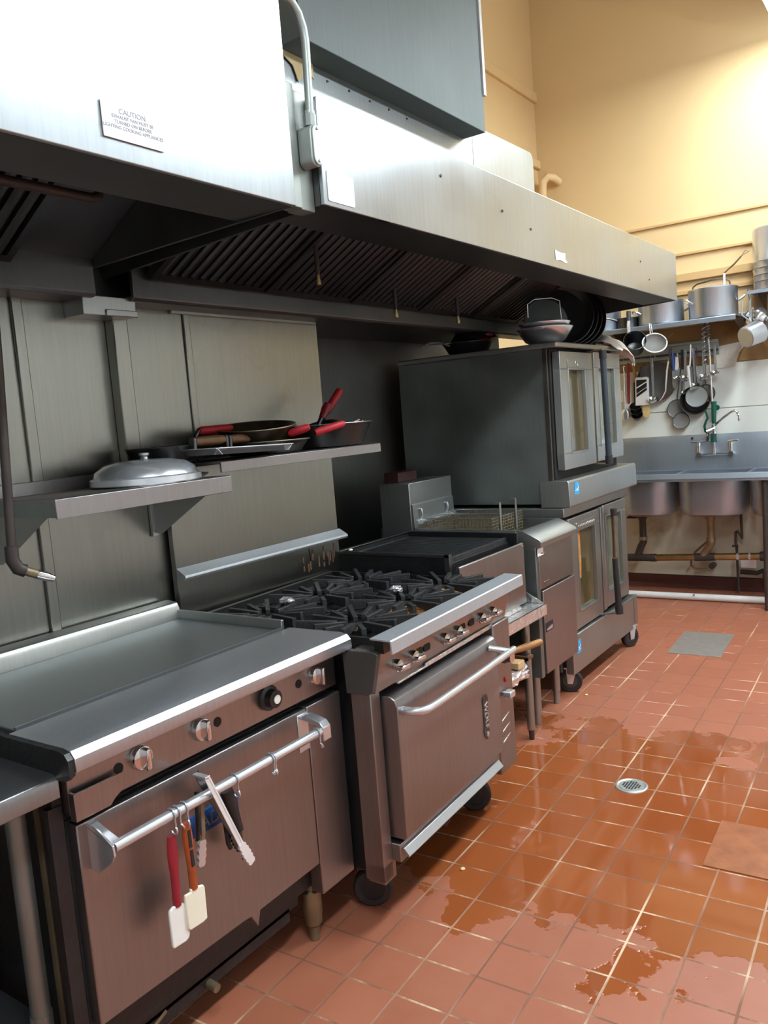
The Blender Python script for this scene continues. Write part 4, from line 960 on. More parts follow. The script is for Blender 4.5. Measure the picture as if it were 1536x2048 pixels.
solo('red_box', G().box(.44, .53, 3.50, 3.68, 1.223, 1.275), 'dull_red', 'dark reddish box sitting on the fryer flue', 'box', (.45, 3.6, 1.223), None, .003)

# ------------------------------------------------------------------ sink
t = thing('three_bay_sink', 'long stainless sink with deep rounded basins along the back wall', 'sink', (1.5, 6.4, 0))
prof = [(6.70, .945), (6.70, 1.185), (6.715, 1.245), (6.733, 1.245), (6.733, 1.235), (6.72, 1.235), (6.708, 1.18), (6.708, .935)]
out('backsplash', G().prism([(6.708, .95), (6.69, .96), (6.695, 1.18), (6.718, 1.246), (6.734, 1.246), (6.734, .95)], 'x', .45, 2.75), 'steel_sink', t, .003)
rim = G().prism([(6.095, .955), (6.105, .99), (6.125, .994), (6.15, .985), (6.15, .975), (6.125, .982), (6.112, .978), (6.105, .955)], 'x', .45, 2.75)
rim.box(.45, 2.75, 6.10, 6.15, .936, .957)
out('front_rim', rim, 'steel_sink', t, .001)
bays = [(.74, 1.155), (1.19, 1.665), (1.69, 2.16), (2.19, 2.66)]
dk = G()
for a, c in [(.45, .74), (1.155, 1.19), (1.665, 1.69), (2.16, 2.19), (2.66, 2.75)]: dk.box(a, c, 6.15, 6.70, .945, .975)
for a, c in bays: dk.box(a, c, 6.15, 6.175, .945, .975).box(a, c, 6.615, 6.70, .945, .975)
out('deck', dk, 'steel_sink', t)
for a, c in bays:
    g = G(); y0, y1 = 6.175, 6.615
    lv = [(.95, 0, .15), (.72, .005, .15), (.675, .02, .14), (.655, .06, .12), (.655, .10, .09)]
    R_ = [rrect(a+i, c-i, y0+i, y1-i, r_, 8) for z, i, r_ in lv]
    n = len(R_[0]); vs = [(p[0], p[1], lv[q][0]) for q in range(len(lv)) for p in R_[q]]
    fs = [(q*n+i, q*n+(i+1) % n, (q+1)*n+(i+1) % n, (q+1)*n+i) for q in range(len(lv)-1) for i in range(n)] + [tuple(range((len(lv)-1)*n, len(lv)*n))]
    out('basin', g.mesh(vs, fs), 'steel_sink', t)
for x in (.50, 1.82, 2.7):
    l = out('leg', G().cyl((x, 6.14 if x > 1 else 6.2, .0), (x, 6.14 if x > 1 else 6.2, .94), .017 if x < 1 else .019), 'dark_pipe', t)
# faucet with pre-rinse arm
t = thing('prerinse_faucet', 'wall faucet with a tall spring pre-rinse arm and green spray valve', 'faucet', (1.38, 6.66, 1.09))
b_ = G().cyl((1.262, 6.655, 1.092), (1.50, 6.655, 1.092), .0105)
for x in (1.262, 1.50):
    b_.cyl((x, 6.69, 1.092), (x, 6.64, 1.092), .019).cyl((x, 6.655, 1.092), (x, 6.655, 1.165), .014)
b_.cyl((1.378, 6.655, 1.092), (1.378, 6.655, 1.14), .013)
out('body', b_, 'chrome', t)
for x, s_ in ((1.262, -1), (1.50, 1)):
    out('lever', G().lathe([(0, 0), (.018, 0), (.017, .018), (.010, .026), (0, .028)], (x, 6.655, 1.165), n=16).tube([(x-s_*.02, 6.65, 1.188), (x+s_*.055, 6.635, 1.196)], [.006, .007], 8), 'chrome', t)
out('riser', G().tube([(1.378, 6.655, 1.13), (1.378, 6.655, 1.24), (1.372, 6.655, 1.40), (1.366, 6.655, 1.80), (1.360, 6.655, 1.98)], .0085, 12), 'chrome', t)
out('valve_grip', G().lathe([(0, 0), (.024, 0), (.020, .07), (0, .07)], (1.378, 6.645, 1.185), n=16).tube([(1.385, 6.63, 1.33), (1.39, 6.63, 1.50)], [.017, .020], 14), 'green_handle', t, label='green plastic grip')
out('spray_lever', G().tube([(1.345, 6.62, 1.255), (1.325, 6.61, 1.275), (1.322, 6.60, 1.315), (1.338, 6.59, 1.355), (1.352, 6.585, 1.375), (1.345, 6.58, 1.41), (1.336, 6.575, 1.44)], .0095, 8), 'green_handle', t, label='green spray lever')
out('spray_head', G().cyl((1.33, 6.61, 1.27), (1.385, 6.64, 1.29), .018).cyl((1.385, 6.64, 1.25), (1.38, 6.645, 1.32), .020).cyl((1.40, 6.62, 1.285), (1.405, 6.60, 1.285), .014), 'chrome', t)
out('dial', G().cyl((1.405, 6.66, 1.45), (1.405, 6.64, 1.45), .022), 'green_handle', t)
out('branch_pipe', G().tube([(1.27, 6.655, 1.195), (1.34, 6.655, 1.197), (1.378, 6.655, 1.198)], .006, 8).tube([(1.325, 6.65, 1.20), (1.325, 6.645, 1.23), (1.335, 6.635, 1.26)], [.013, .016, .010], 10), 'chrome', t)
out('spout', G().tube([(1.395, 6.63, 1.318), (1.46, 6.56, 1.365), (1.55, 6.46, 1.415), (1.575, 6.44, 1.423), (1.595, 6.43, 1.412), (1.61, 6.425, 1.375), (1.608, 6.425, 1.355)], .0085, 10), 'chrome', t)
out('spout_tip', G().cyl((1.608, 6.425, 1.362), (1.614, 6.425, 1.348), .011), 'chrome', t)
g = G(); pts = []
def arc(s_):   # hose path: up, over, down
    if s_ < .45: return V((1.360-.004*s_, 6.655, 1.84+.30*s_/.45))
    a_ = (s_-.45)/.2
    if a_ < 1: return V((1.358-.0*a_, 6.655-.05*(1-math.cos(PI*a_)), 2.14+.05*math.sin(PI*a_)))
    return V((1.350+.0*a_, 6.555, 2.14-.36*(s_-.65)/.35))
hp = [arc(k/30) for k in range(31)]
out('hose', G().tube(hp, .007, 8), 'dark_steel', t)
N_ = 420
for k in range(N_+1):
    s_ = k/N_; p = arc(s_); q = arc(min(1, s_+.002))-arc(max(0, s_-.002)); q.normalize()
    u = q.cross(V((1, 0, 0))).normalized(); w = q.cross(u); a_ = k*2*PI/14
    pts.append(p+(u*math.cos(a_)+w*math.sin(a_))*.0145)
out('spring', g.tube(pts, .0028, 5), 'bright_steel', t)
solo('sheet_screw', G().lathe([(.011, 0), (.010, .006), (0, .008)], (1.205, 6.69, 1.222), (0, -1, 0), 14), 'dark_steel', 'round dark screw head on the sink backsplash', 'screw', (1.205, 6.69, 1.222))
# drain plumbing
t = thing('drain_pipe', 'brass drain pipe with branches under the sink basins', 'pipe', (1.3, 6.5, .3))
out('waste_pipe', G().cyl((.55, 6.47, .285), (.93, 6.47, .292), .030), 'dark_pipe', t)
out('waste_pipe', G().cyl((.93, 6.47, .292), (1.74, 6.47, .330), .0265), 'brass', t, label='bare brass pipe')
out('coupling', G().cyl((.90, 6.47, .291), (.95, 6.47, .2935), .032).cyl((1.25, 6.47, .306), (1.40, 6.47, .314), .0305), 'dark_pipe', t)
out('coupling', G().cyl((1.555, 6.47, .321), (1.575, 6.47, .322), .0285).cyl((1.64, 6.47, .325), (1.655, 6.47, .326), .0285), 'bright_steel', t)
out('coupling', G().cyl((1.72, 6.47, .329), (1.80, 6.47, .332), .036), 'dark_pipe', t)
for x in (.868, 1.385, 1.93):
    zc = .292+.047*(x-.93)
    tp = out('tailpiece', G().lathe([(.045, 0), (.045, -.02), (.030, -.045), (.027, -.05), (.027, -.19), (.030, -.19), (.030, -.215), (0, -.215)], (x, 6.42, .655), n=20).tube([(x, 6.42, .46), (x, 6.425, .43), (x-.03, 6.45, .385), (x-.06, 6.468, zc+.03), (x-.075, 6.47, zc)], .029, 14), 'dark_pipe' if x < 1 else 'old_brass', t)
    out('slip_nut', G().cyl((x, 6.42, .445), (x, 6.42, .47), .034), 'old_brass', tp)
out('drain_lever', G().cyl((.80, 6.36, .64), (.80, 6.36, .66), .020).box(.77, .84, 6.34, 6.38, .628, .642), 'dark_steel', t)
t = thing('supply_hose', 'thin dark hose looping from the brass drain to the wall valve', 'hose', (1.3, 6.6, .3))
out('hose', G().tube([(1.355, 6.46, .44), (1.33, 6.48, .42), (1.24, 6.53, .34), (1.19, 6.58, .27), (1.185, 6.60, .215), (1.21, 6.62, .185), (1.27, 6.64, .175), (1.33, 6.68, .185), (1.33, 6.735, .19)], .0085, 8), 'old_brass', t)
out('wall_valve', G().cyl((1.325, 6.735, .20), (1.325, 6.66, .20), .024, n=14), 'dark_steel', t)
t = thing('gas_pipe', 'zigzag dark supply pipe dropping beside the middle basin', 'pipe', (1.53, 6.6, .3))
out('pipe', G().tube([(1.565, 6.60, .70), (1.57, 6.60, .46), (1.575, 6.60, .435), (1.535, 6.60, .50), (1.525, 6.60, .49), (1.525, 6.60, .40), (1.53, 6.60, .36), (1.535, 6.60, .02)], .010, 8), 'dark_pipe', t)
out('valve_handle', G().box(1.50, 1.545, 6.575, 6.585, .375, .39), 'dark_steel', t)
solo('valve_tag', G().box(1.545, 1.655, 6.655, 6.658, .20, .265), 'paper', 'white card tag hanging behind the brass drain pipe', 'tag', (1.6, 6.656, .2))
solo('waste_pipe', G().tube([(1.54, 6.66, .165), (1.66, 6.66, .16), (1.70, 6.66, .18), (1.80, 6.66, .185)], .018, 10).box(1.70, 1.80, 6.65, 6.70, .125, .175), 'dark_pipe', 'dark horizontal pipe below the white tag near the floor', 'pipe', (1.65, 6.66, .16))
t = thing('floor_pipe', 'white plastic pipe running along the floor under the sink', 'pipe', (1.3, 6.3, .03))
out('pipe', G().cyl((.52, 6.285, .028), (1.80, 6.325, .028), .0265), 'white_pipe', t)
out('pipe_mark', G().box(1.272, 1.284, 6.278, 6.30, .049, .0525).box(1.272, 1.284, 6.2825, 6.286, .040, .05), 'ink', t)

# ------------------------------------------------------------------ pot shelf on the back wall
t = thing('pot_shelf', 'steel wall shelf carrying the stock pots above the sink', 'shelf', (1.1, 6.5, 2.08))
out('shelf_plate', G().prism([(6.735, 2.105), (6.735, 2.15), (6.728, 2.15), (6.728, 2.115), (6.352, 2.115), (6.345, 2.110), (6.345, 2.076), (6.352, 2.076), (6.352, 2.105)], 'x', .50, 1.62), 'steel_sink', t, .002)
for x in (.70, 1.60): out('bracket', G().prism([(6.735, 2.105), (6.735, 1.96), (6.725, 1.96), (6.38, 2.09), (6.38, 2.105)], 'x', x, x+.004), 'dark_steel', t)
def pot(name, lab, c, r, h, mat='steel_pot', ang=None, lid=None):
    t = thing(name, lab, 'pot', c)
    out('pot_body', G().lathe([(0, 0), (r-.012, 0), (r-.003, .006), (r, .016), (r, h-.016), (r+.003, h-.010), (r+.003, h), (r-.003, h), (r-.004, .012), (0, .006)], c, n=56), mat, t)
    if ang:
        for a_ in ang:
            d = V((math.cos(a_), math.sin(a_), 0)); w = V((-d.y, d.x, 0)); z = V((0, 0, 1)); C_ = V(c)
            pts = [C_+d*(r-.001)+w*.045+z*(h*.52), C_+d*(r+.028)+w*.045+z*(h*.60), C_+d*(r+.043)+w*.034+z*(h*.66), C_+d*(r+.047)+z*(h*.68), C_+d*(r+.043)-w*.034+z*(h*.66), C_+d*(r+.028)-w*.045+z*(h*.60), C_+d*(r-.001)-w*.045+z*(h*.52)]
            out('side_handle', G().tube(pts, .0065, 8), 'bright_steel', t)
    return t
pot('stock_pot', 'wide stock pot on the pot shelf, tucked behind the hood corner', (1.045, 6.53, 2.1155), .168, .175, 'steel_pot', (-2.55, 2.75, .35))
pot('stock_pot', 'big stock pot with a lid and tongs on top, at the shelf end', (1.43, 6.53, 2.1155), .172, .215, 'steel_pot', (-2.5, .25))
t = thing('pot_cover', 'flat steel lid with a loop handle on the big stock pot', 'lid', (1.43, 6.53, 2.331))
out('lid', G().lathe([(0, .022), (.06, .020), (.14, .010), (.168, .001), (.170, -.0005), (0, .0)], (1.43, 6.53, 2.3315), n=48), 'steel_pot', t)
out('handle', G().tube([(1.29, 6.50, 2.335), (1.30, 6.495, 2.362), (1.33, 6.49, 2.378), (1.43, 6.50, 2.392), (1.52, 6.51, 2.390), (1.55, 6.515, 2.375), (1.555, 6.52, 2.345)], .0055, 8), 'dark_steel', t)
t = thing('skewer_fork', 'long fork leaning out of the big stock pot with a white collar', 'fork', (1.525, 6.5, 2.36))
out('collar', G().cyl((1.525, 6.47, 2.345), (1.527, 6.465, 2.425), .009, n=10), 'white_plastic', t)
out('shaft', G().tube([(1.527, 6.465, 2.425), (1.60, 6.45, 2.475), (1.652, 6.44, 2.522)], [.0055, .007, .006], 8), 'old_brass', t)
out('tine', G().tube([(1.652, 6.44, 2.522), (1.668, 6.44, 2.545), (1.685, 6.44, 2.558)], .0026, 6), 'old_brass', t)
out('tine', G().tube([(1.652, 6.44, 2.522), (1.68, 6.44, 2.535), (1.705, 6.44, 2.548)], .0026, 6), 'old_brass', t)
t = pot('sauce_pan', 'small dark saucepan at the hood end of the pot shelf', (.80, 6.50, 2.1155), .085, .085, 'dark_steel')
out('handle', G().tube([(.73, 6.455, 2.185), (.68, 6.42, 2.205), (.60, 6.37, 2.225)], .008, 8), 'dark_steel', t)
pot('stock_pot', 'blue-grey pot half seen between the pans and the pot shelf', (.60, 6.52, 2.1155), .13, .19, 'steel_sink')
# higher shelf with stacked pots
t = thing('pot_shelf', 'higher narrow wall shelf under the tall stack of steel pots', 'shelf', (2.1, 6.5, 2.25))
out('shelf_plate', G().prism([(6.735, 2.255), (6.735, 2.30), (6.728, 2.30), (6.728, 2.265), (6.385, 2.265), (6.38, 2.24), (6.385, 2.24), (6.392, 2.255)], 'x', 1.685, 2.75), 'steel_sink', t, .001)
out('bracket', G().prism([(6.735, 2.255), (6.735, 2.14), (6.40, 2.245), (6.40, 2.255)], 'x', 1.76, 1.764), 'dark_steel', t)
z = 2.2655
for r, h, lab in ((.165, .058, 'lowest steel pan of the tall stack on the higher shelf'), (.165, .045, 'second steel pan up in the tall stack'), (.167, .047, 'third steel pan up in the tall stack'), (.168, .047, 'fourth steel pan up, right under the tall pot')):
    c = (1.873, 6.56, z)
    t = solo('steel_pan', G().lathe([(0, 0), (r-.012, 0), (r-.004, .005), (r, h-.006), (r+.003, h-.001), (r-.006, h-.001), (0, h-.002)], c, n=48), 'bright_steel', lab, 'pan', c, 'steel pans in the tall stack')
    z += h
solo('steel_pot', G().lathe([(0, 0), (.160, 0), (.166, .006), (.166, .225), (.160, .236), (.06, .24), (0, .24)], (1.873, 6.56, z), n=56), 'bright_steel', 'tall steel pot upside down on top of the stack', 'pot', (1.873, 6.56, z))
# pans hanging under the high shelf
t = thing('hanging_pan', 'small aluminium saucepan hanging with its flat base outward', 'pan', (1.66, 6.32, 1.93))
ax = V((.55, .72, .28)).normalized(); c = V((1.688, 6.30, 1.935))
out('pan_body', G().lathe([(0, 0), (.066, 0), (.074, .006), (.079, .10), (.081, .13), (.077, .13), (.07, .01), (0, .005)], c, tuple(ax), 48), 'steel_pot', t)
out('handle', G().tube([c+ax*.12+V((-.03, -.03, .065)), c+V((-.02, .03, .16)), c+V((-.025, .05, .26))], .006, 8), 'bright_steel', t)
t = thing('hanging_bowl', 'shiny steel ladle bowl hanging behind the saucepan', 'bowl', (1.72, 6.50, 2.05))
out('bowl', G().ball((1.735, 6.48, 2.075), .085, (1, .7, 1), 24), 'chrome', t)
out('handle', G().box(1.700, 1.716, 6.40, 6.403, 2.04, 2.215), 'bright_steel', t)
out('hook', G().tube([(1.706, 6.40, 2.205), (1.703, 6.395, 2.235), (1.695, 6.39, 2.262), (1.70, 6.385, 2.275)], .003, 6), 'dark_steel', t)
t = thing('hanging_bowl', 'steel bowl hanging under the high shelf beyond the small saucepan', 'bowl', (1.85, 6.46, 2.0))
out('bowl', G().ball((1.88, 6.46, 2.02), .085, (1, .75, 1.1), 24), 'chrome', t)
out('hook', G().tube([(1.88, 6.46, 2.10), (1.88, 6.43, 2.20), (1.88, 6.385, 2.262)], .004, 6), 'dark_steel', t)
# scoop and strainer hanging from the pot shelf
t = thing('hanging_scoop', 'deep dark steel scoop hanging below the pot shelf', 'scoop', (.88, 6.30, 2.0))
ax = V((.42, -.55, .72)).normalized(); c = V((.905, 6.30, 1.975))
g = G().lathe([(0, -.10), (.035, -.095), (.065, -.06), (.080, 0), (.083, .055), (.086, .060), (.082, .062), (.076, 0), (.06, -.055), (0, -.09)], c, (.30, -.80, .52), 36)
out('scoop_bowl', g, 'dark_steel', t)
out('handle', G().tube([(.868, 6.29, 2.06), (.86, 6.31, 2.13), (.858, 6.33, 2.175)], .013, 10), 'bright_steel', t)
out('grip', G().tube([(.859, 6.325, 2.165), (.857, 6.33, 2.21), (.857, 6.335, 2.235)], .017, 12), 'blue_black_grip', t)
t = thing('hanging_strainer', 'round wire strainer with a white rim hanging below the pot shelf', 'strainer', (1.05, 6.30, 1.97))
ax = V((.35, -.75, .55)).normalized(); c = V((1.055, 6.30, 1.972))
out('rim', G().ring(c, .088, .0055, tuple(ax), 40, 8), 'white_pipe', t)
out('mesh_bowl', G().lathe([(0, -.045), (.04, -.038), (.07, -.02), (.087, 0), (.085, 0), (.069, -.022), (.04, -.04), (0, -.047)], c, tuple(ax), 40), 'mesh_grey', t)
out('handle', G().tube([c+V((-.035, .02, .075)), c+V((-.045, .035, .15)), c+V((-.045, .045, .135))], .003, 6).tube([c+V((-.02, .02, .078)), c+V((-.035, .04, .15))], .003, 6), 'bright_steel', t)
out('hook', G().tube([c+V((.085, 0, .01)), c+V((.115, .01, .04)), c+V((.13, .02, .055))], .003, 6), 'dark_steel', t)

# ------------------------------------------------------------------ utensils on the wall rack
t = thing('utensil_rail', 'grey metal rail on the back wall holding the hanging utensils', 'rail', (1.0, 6.72, 1.9))
out('rail_plate', G().box(.45, 1.42, 6.715, 6.735, 1.855, 1.965).box(.45, 1.42, 6.70, 6.735, 1.955, 1.975), 'steel_oven', t, .003)
out('rail_bar', G().box(.45, 1.42, 6.693, 6.70, 1.885, 1.90), 'dark_steel', t)
g = G()
for x in (.69, .72, .775, .835, .91, .945, 1.065, 1.085, 1.12, 1.16, 1.19, 1.23, 1.27, 1.31, 1.39): g.tube([(x, 6.70, 1.90), (x, 6.675, 1.905), (x, 6.668, 1.885), (x, 6.672, 1.875)], .0025, 6)
out('hook', g, 'bright_steel', t)
solo('plastic_sheet', G().prism([(1.395, 1.915), (1.62, 1.94), (1.60, 1.90), (1.565, 1.855), (1.545, 1.80), (1.53, 1.755), (1.40, 1.75)], 'y', 6.722, 6.726), 'old_paper', 'curled pale plastic sheet on the brown board past the utensils', 'sheet', (1.5, 6.724, 1.8))
UY = 6.665
def strip(g, x0, z0, x1, z1, w, y=UY, th=.002): return g.prism([(x0-w, z0), (x0+w, z0), (x1+w, z1), (x1-w, z1)], 'y', y-th, y+th)
def ladle(lab, x, zt, zb, r, w=.008, y=UY, name='ladle', grip=None, x2=None):
    x2 = x if x2 is None else x2
    t = thing(name, lab, 'ladle', (x, y, zb), 'ladles and spoons on the wall rail')
    out('handle', strip(G(), x, zt, x2, zb+r*.6, w, y+.004), 'bright_steel', t, .001)
    out('bowl', G().lathe([(0, -r*.75), (r*.5, -r*.62), (r*.85, -r*.25), (r, .1*r), (r*.97, .1*r), (r*.82, -r*.22), (0, -r*.7)], (x2, y-r*.55, zb+r*.2), (.1, -.45, .88), 24), 'chrome', t)
    if grip: out('grip', strip(G(), x, zt, x+(x2-x)*.45, zt+(zb-zt)*.45, w*1.2, y+.003, .005), grip, t, .002)
    return t
t = thing('serving_spoon', 'long steel serving spoon hanging nearest the oven', 'spoon', (.69, UY, 1.4))
out('handle', G().tube([(.699, UY, 1.83), (.693, UY, 1.845), (.687, UY, 1.83), (.692, UY, 1.79)], .0035, 6).tube([(.693, UY, 1.80), (.690, UY, 1.49)], .0065, 8), 'bright_steel', t)
out('bowl', G().ball((.686, UY, 1.44), .052, (.72, .25, 1), 20), 'bright_steel', t)
t = thing('spatula', 'white-bladed spatula with a dark red handle on the wall rail', 'spatula', (.72, UY, 1.42))
out('handle', G().tube([(.722, UY+.012, 1.86), (.721, UY+.012, 1.75), (.716, UY+.012, 1.53)], [.010, .013, .010], 10), 'red_spatula', t)
out('blade', G().box(.685, .735, UY+.008, UY+.018, 1.42, 1.54), 'white_rubber', t, .004)
solo('plastic_scraper', G().box(.635, .672, UY+.01, UY+.02, 1.545, 1.64), 'cream_rubber', 'cream plastic scraper peeking out beside the oven door', 'scraper', (.65, UY, 1.55), None, .006)
t = thing('pastry_knife', 'utensil with a tan wooden handle on the wall rail', 'utensil', (.775, UY, 1.6))
out('handle', G().tube([(.772, UY+.01, 1.845), (.774, UY+.01, 1.78), (.778, UY+.01, 1.70)], [.016, .013, .012], 10), 'wood', t)
out('ferrule', G().cyl((.771, UY+.01, 1.835), (.771, UY+.01, 1.858), .0175), 'bright_steel', t)
out('blade', G().box(.76, .795, UY+.012, UY+.016, 1.50, 1.70), 'dark_steel', t)
for k, (z, lab) in enumerate(((1.50, 'uppermost dark measuring scoop below the grater'), (1.465, 'middle dark measuring scoop below the grater'), (1.43, 'lowest dark measuring scoop below the grater'))):
    c = (.775+.006*k, UY-.01, z)
    solo('measuring_scoop', G().lathe([(0, -.035), (.03, -.03), (.043, 0), (.045, .012), (.042, .012), (.028, -.026), (0, -.031)], c, (.15, -.7, .7), 24), 'dark_steel', lab, 'scoop', c, 'measuring scoops on the wall rail')
t = thing('mandoline', 'white and black mandoline grater hanging on the wall rail', 'grater', (.836, 6.64, 1.5))
Md = Matrix.Translation((.838, 6.645, 1.62)) @ Matrix.Rotation(math.radians(1.5), 4, 'Y') @ Matrix.Translation((-.838, -6.645, -1.62))
out('frame', G().add(G().prism([(.785, 1.51), (.892, 1.51), (.892, 1.728), (.875, 1.738), (.86, 1.736), (.838, 1.744), (.815, 1.736), (.80, 1.738), (.785, 1.728)], 'y', 6.64, 6.652), Md), 'white_plastic', t, .002)
out('blade_plate', G().add(G().prism([(.795, 1.575), (.878, 1.63), (.878, 1.715), (.795, 1.715)], 'y', 6.637, 6.641), Md), 'dark_steel', t)
out('cross_bar', G().add(G().prism([(.795, 1.645), (.878, 1.692), (.878, 1.70), (.795, 1.655)], 'y', 6.634, 6.638).prism([(.795, 1.60), (.878, 1.652), (.878, 1.656), (.795, 1.604)], 'y', 6.634, 6.638), Md), 'white_plastic', t)
out('handle', G().add(G().tube([(.838, 6.646, 1.735), (.838, 6.646, 1.82)], [.014, .011], 10), Md), 'blue_black_grip', t)
t = thing('pastry_brush', 'yellow bristle brush hanging behind the grater', 'brush', (.855, 6.67, 1.41))
out('bristles', G().prism([(.822, 1.52), (.888, 1.52), (.886, 1.445), (.875, 1.412), (.85, 1.405), (.832, 1.42)], 'y', 6.662, 6.682), 'yellow_bristle', t, .004)
out('handle', G().box(.845, .862, 6.668, 6.678, 1.52, 1.75), 'dark_wood', t)
solo('drum_sieve', G().lathe([(0, 0), (.125, .0), (.150, .012), (.158, .02), (.155, .022), (.148, .016), (.12, .004), (0, .004)], (.94, 6.70, 1.69), (.12, -1, .05), 48), 'steel_under', 'large dark round pan lid hanging flat behind the ladles', 'lid', (.94, 6.70, 1.55))
ladle('steel ladle with twin rods hanging in front of the dark round lid', .918, 1.88, 1.545, .042, .010)
t = thing('tongs', 'long slanting steel tongs hanging on the wall rail', 'tongs', (1.03, UY, 1.5))
out('arm', G().tube([(1.072, UY-.01, 1.925), (1.04, UY-.012, 1.77), (1.028, UY-.014, 1.66), (1.025, UY-.016, 1.61), (1.0, UY-.02, 1.56), (.975, UY-.022, 1.535)], [.006, .008, .007, .006, .006, .004], 8), 'bright_steel', t)
out('grip', G().tube([(1.075, UY-.01, 1.94), (1.058, UY-.011, 1.84)], .0085, 8), 'blue_black_grip', t)
t = thing('turner', 'blue-handled turner with a pale blade on the wall rail', 'turner', (1.088, UY, 1.6))
out('handle', G().tube([(1.085, UY-.005, 1.90), (1.09, UY-.006, 1.83), (1.088, UY-.006, 1.765)], [.010, .014, .010], 10), 'blue_plastic', t)
out('blade', G().prism([(1.078, 1.77), (1.098, 1.77), (1.108, 1.67), (1.10, 1.63), (1.085, 1.625), (1.075, 1.66)], 'y', UY-.008, UY-.004), 'bright_steel', t)
t = thing('turner', 'short white plastic spreader on the wall rail beside the blue handle', 'turner', (1.115, UY, 1.78))
out('blade', G().prism([(1.108, 1.865), (1.128, 1.87), (1.132, 1.79), (1.12, 1.765), (1.10, 1.77)], 'y', UY-.014, UY-.008), 'white_plastic', t, .002)
ladle('small steel ladle under the white spreader', 1.118, 1.90, 1.70, .030, .007)
ladle('slotted steel spoon with a long dark handle on the wall rail', 1.158, 1.92, 1.58, .026, .009, name='slotted_spoon', grip='dark_steel')
ladle('broad steel ladle beside the white stick spatula', 1.185, 1.92, 1.69, .042, .008, UY-.02, x2=1.178)
t = thing('stick_spatula', 'long white-handled stick spatula slanting across the ladles', 'spatula', (1.22, UY-.03, 1.6))
out('handle', G().tube([(1.232, UY-.03, 1.95), (1.228, UY-.035, 1.84), (1.222, UY-.04, 1.78)], .007, 8), 'bright_steel', t)
out('blade', G().tube([(1.208, UY-.04, 1.79), (1.215, UY-.042, 1.70), (1.226, UY-.045, 1.60)], [.012, .010, .006], 8), 'white_plastic', t)
ladle('long steel ladle hanging over the mesh skimmer', 1.243, 1.92, 1.625, .040, .008, UY-.012, x2=1.25)
solo('red_stick', G().tube([(1.268, UY, 1.925), (1.272, UY, 1.83)], .0035, 6), 'red_spatula', 'thin red stick hanging between the ladles', 'stick', (1.27, UY, 1.83))
ladle('wide steel ladle left of the faucet riser', 1.318, 1.925, 1.685, .045, .010, UY-.01)
ladle('steel ladle hanging just past the faucet riser', 1.402, 1.925, 1.71, .034, .008, UY-.01)
def skim(lab, c, r, mat, hz, hx=None):
    t = thing('skimmer', lab, 'skimmer', c, 'mesh skimmers on the wall')
    out('mesh_disc', G().lathe([(0, .0), (r*.6, .003), (r*.96, .012), (r*.96, .015), (r*.6, .006), (0, .003)], c, (.1, -1, .1), 40), mat, t)
    out('rim', G().ring(V(c)+V((0, -.013, 0)), r*.97, .004, (.1, -1, .1), 40, 6), 'dark_steel', t)
    out('handle', G().tube([(c[0], c[1], c[2]+r), ((hx or c[0])+.005, c[1], hz)], .004, 6), 'dark_steel', t)
skim('upper brown mesh skimmer hanging lowest but one on the wall', (1.095, 6.708, 1.462), .074, 'mesh_grey', 1.87, 1.14)
skim('lowest grey mesh skimmer hanging on the wall', (1.128, 6.69, 1.365), .064, 'mesh_grey', 1.87, 1.15)
t = thing('frying_pan', 'black frying pan hanging behind the mesh skimmer', 'pan', (1.24, 6.69, 1.52))
out('pan', G().lathe([(0, 0), (.082, 0), (.108, .035), (.112, .037), (.084, -.004), (0, -.004)], (1.235, 6.70, 1.515), (.12, -1, .1), 48), 'pan_black', t)
out('handle', G().box(1.225, 1.245, 6.694, 6.702, 1.62, 1.88), 'dark_steel', t, .002)
skim('pale oval mesh skimmer hanging over the black pan', (1.262, 6.655, 1.548), .085, 'mesh_pale', 1.88, 1.25)
skim('second mesh skimmer half behind the faucet riser', (1.318, 6.70, 1.565), .07, 'mesh_grey', 1.87)

# ------------------------------------------------------------------ floor pieces
Rf = Matrix.Translation((1.60, 5.18, 0)) @ Matrix.Rotation(math.radians(3), 4, 'Z')
solo('floor_plate', G().add(G().box(-.155, .155, -.255, .255, 0.0, .004), Rf), 'floor_plate', 'grey metal access plate set in the far tile floor', 'plate', (1.6, 5.18, 0), None, .001)
solo('floor_hatch', G().add(G().box(-.12, .22, -.16, .17, 0.0, .0035), Matrix.Translation((2.33, 2.80, 0)) @ Matrix.Rotation(math.radians(2.2), 4, 'Z')), 'floor_plate', 'worn brownish floor hatch at the wet floor edge', 'hatch', (2.38, 2.8, 0), None, .001)
C.objects['floor_hatch'].data.materials[0] = None
plain('hatch_brown', (.36, .13, .06), .25, .1, .25, 12); C.objects['floor_hatch'].data.materials[0] = M['hatch_brown']
t = thing('floor_drain', 'round perforated floor drain in the wet tiles', 'drain', (1.829, 3.098, 0))
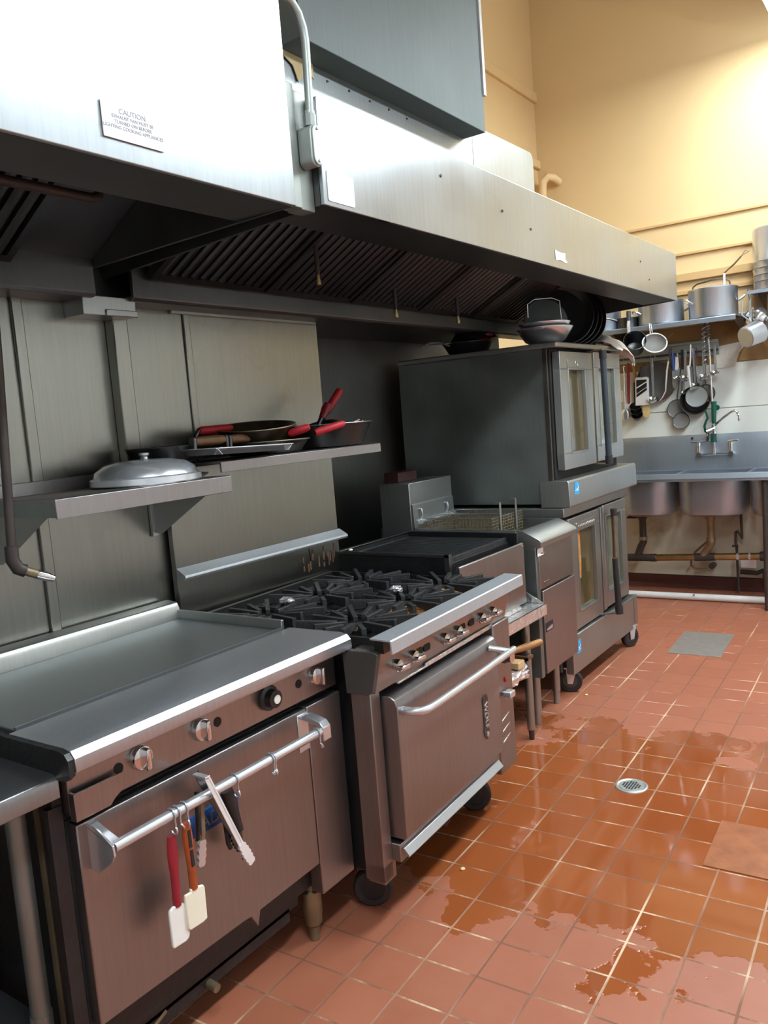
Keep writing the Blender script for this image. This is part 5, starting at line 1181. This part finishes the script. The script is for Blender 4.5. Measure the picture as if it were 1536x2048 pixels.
out('drain_ring', G().lathe([(.050, .001), (.058, .0045), (.064, .003), (.065, 0), (.05, 0), (.050, .001)], (1.829, 3.098, 0), n=40), 'drain_metal', t)
out('drain_cover', G().lathe([(0, .0), (.0495, 0), (.0495, .003), (0, .0035)], (1.829, 3.098, 0), n=40), 'drain_metal', t)
g = G()
for i in range(-3, 4):
    for j in range(-3, 4):
        if i*i+j*j < 11: g.box(1.829+i*.0105-.0034, 1.829+i*.0105+.0034, 3.098+j*.0105-.0034, 3.098+j*.0105+.0034, .0033, .0042)
out('drain_holes', g, 'cavity', t)
for x, y, lab in ((1.283, 4.03, 'yellow crumb on the floor before the oven caster'), (1.52, 2.25, 'pale crumb on the wet floor near the range')):
    solo('food_crumb', G().ball((x, y, .004), .009, (1, 1, .45), 10), 'yellow_bristle', lab, 'crumb', (x, y, 0))

# ------------------------------------------------------------------ camera and view
cam = bpy.data.cameras.new('camera'); co = bpy.data.objects.new('camera', cam); C.objects.link(co)
R_ = V((.81872466, .56888869, -.07781761)); U_ = V((-2.81487519e-04, .135924414, .990719170)); F_ = V((-.57418625, .81110432, -.11144481))
co.matrix_world = Matrix(((R_.x, U_.x, -F_.x, 2.9), (R_.y, U_.y, -F_.y, 0), (R_.z, U_.z, -F_.z, 1.55), (0, 0, 0, 1)))
cam.sensor_fit = 'HORIZONTAL'; cam.sensor_width = 36; cam.lens = 36*1623.91/1536; cam.clip_start = .02
sc.camera = co
w = bpy.data.worlds.new('World'); sc.world = w; w.use_nodes = True
w.node_tree.nodes['Background'].inputs[0].default_value = (.02, .02, .02, 1)
vs = sc.view_settings; sc.display_settings.display_device = 'sRGB'
vs.view_transform = 'Standard'; vs.look = 'None'; vs.gamma = 1; vs.use_curve_mapping = False; vs.exposure = 0.0
cy = sc.cycles
cy.max_bounces = 10; cy.diffuse_bounces = 5; cy.glossy_bounces = 6; cy.use_denoising = True
cy.sample_clamp_indirect = 8; cy.caustics_reflective = False; cy.caustics_refractive = False; cy.blur_glossy = .5
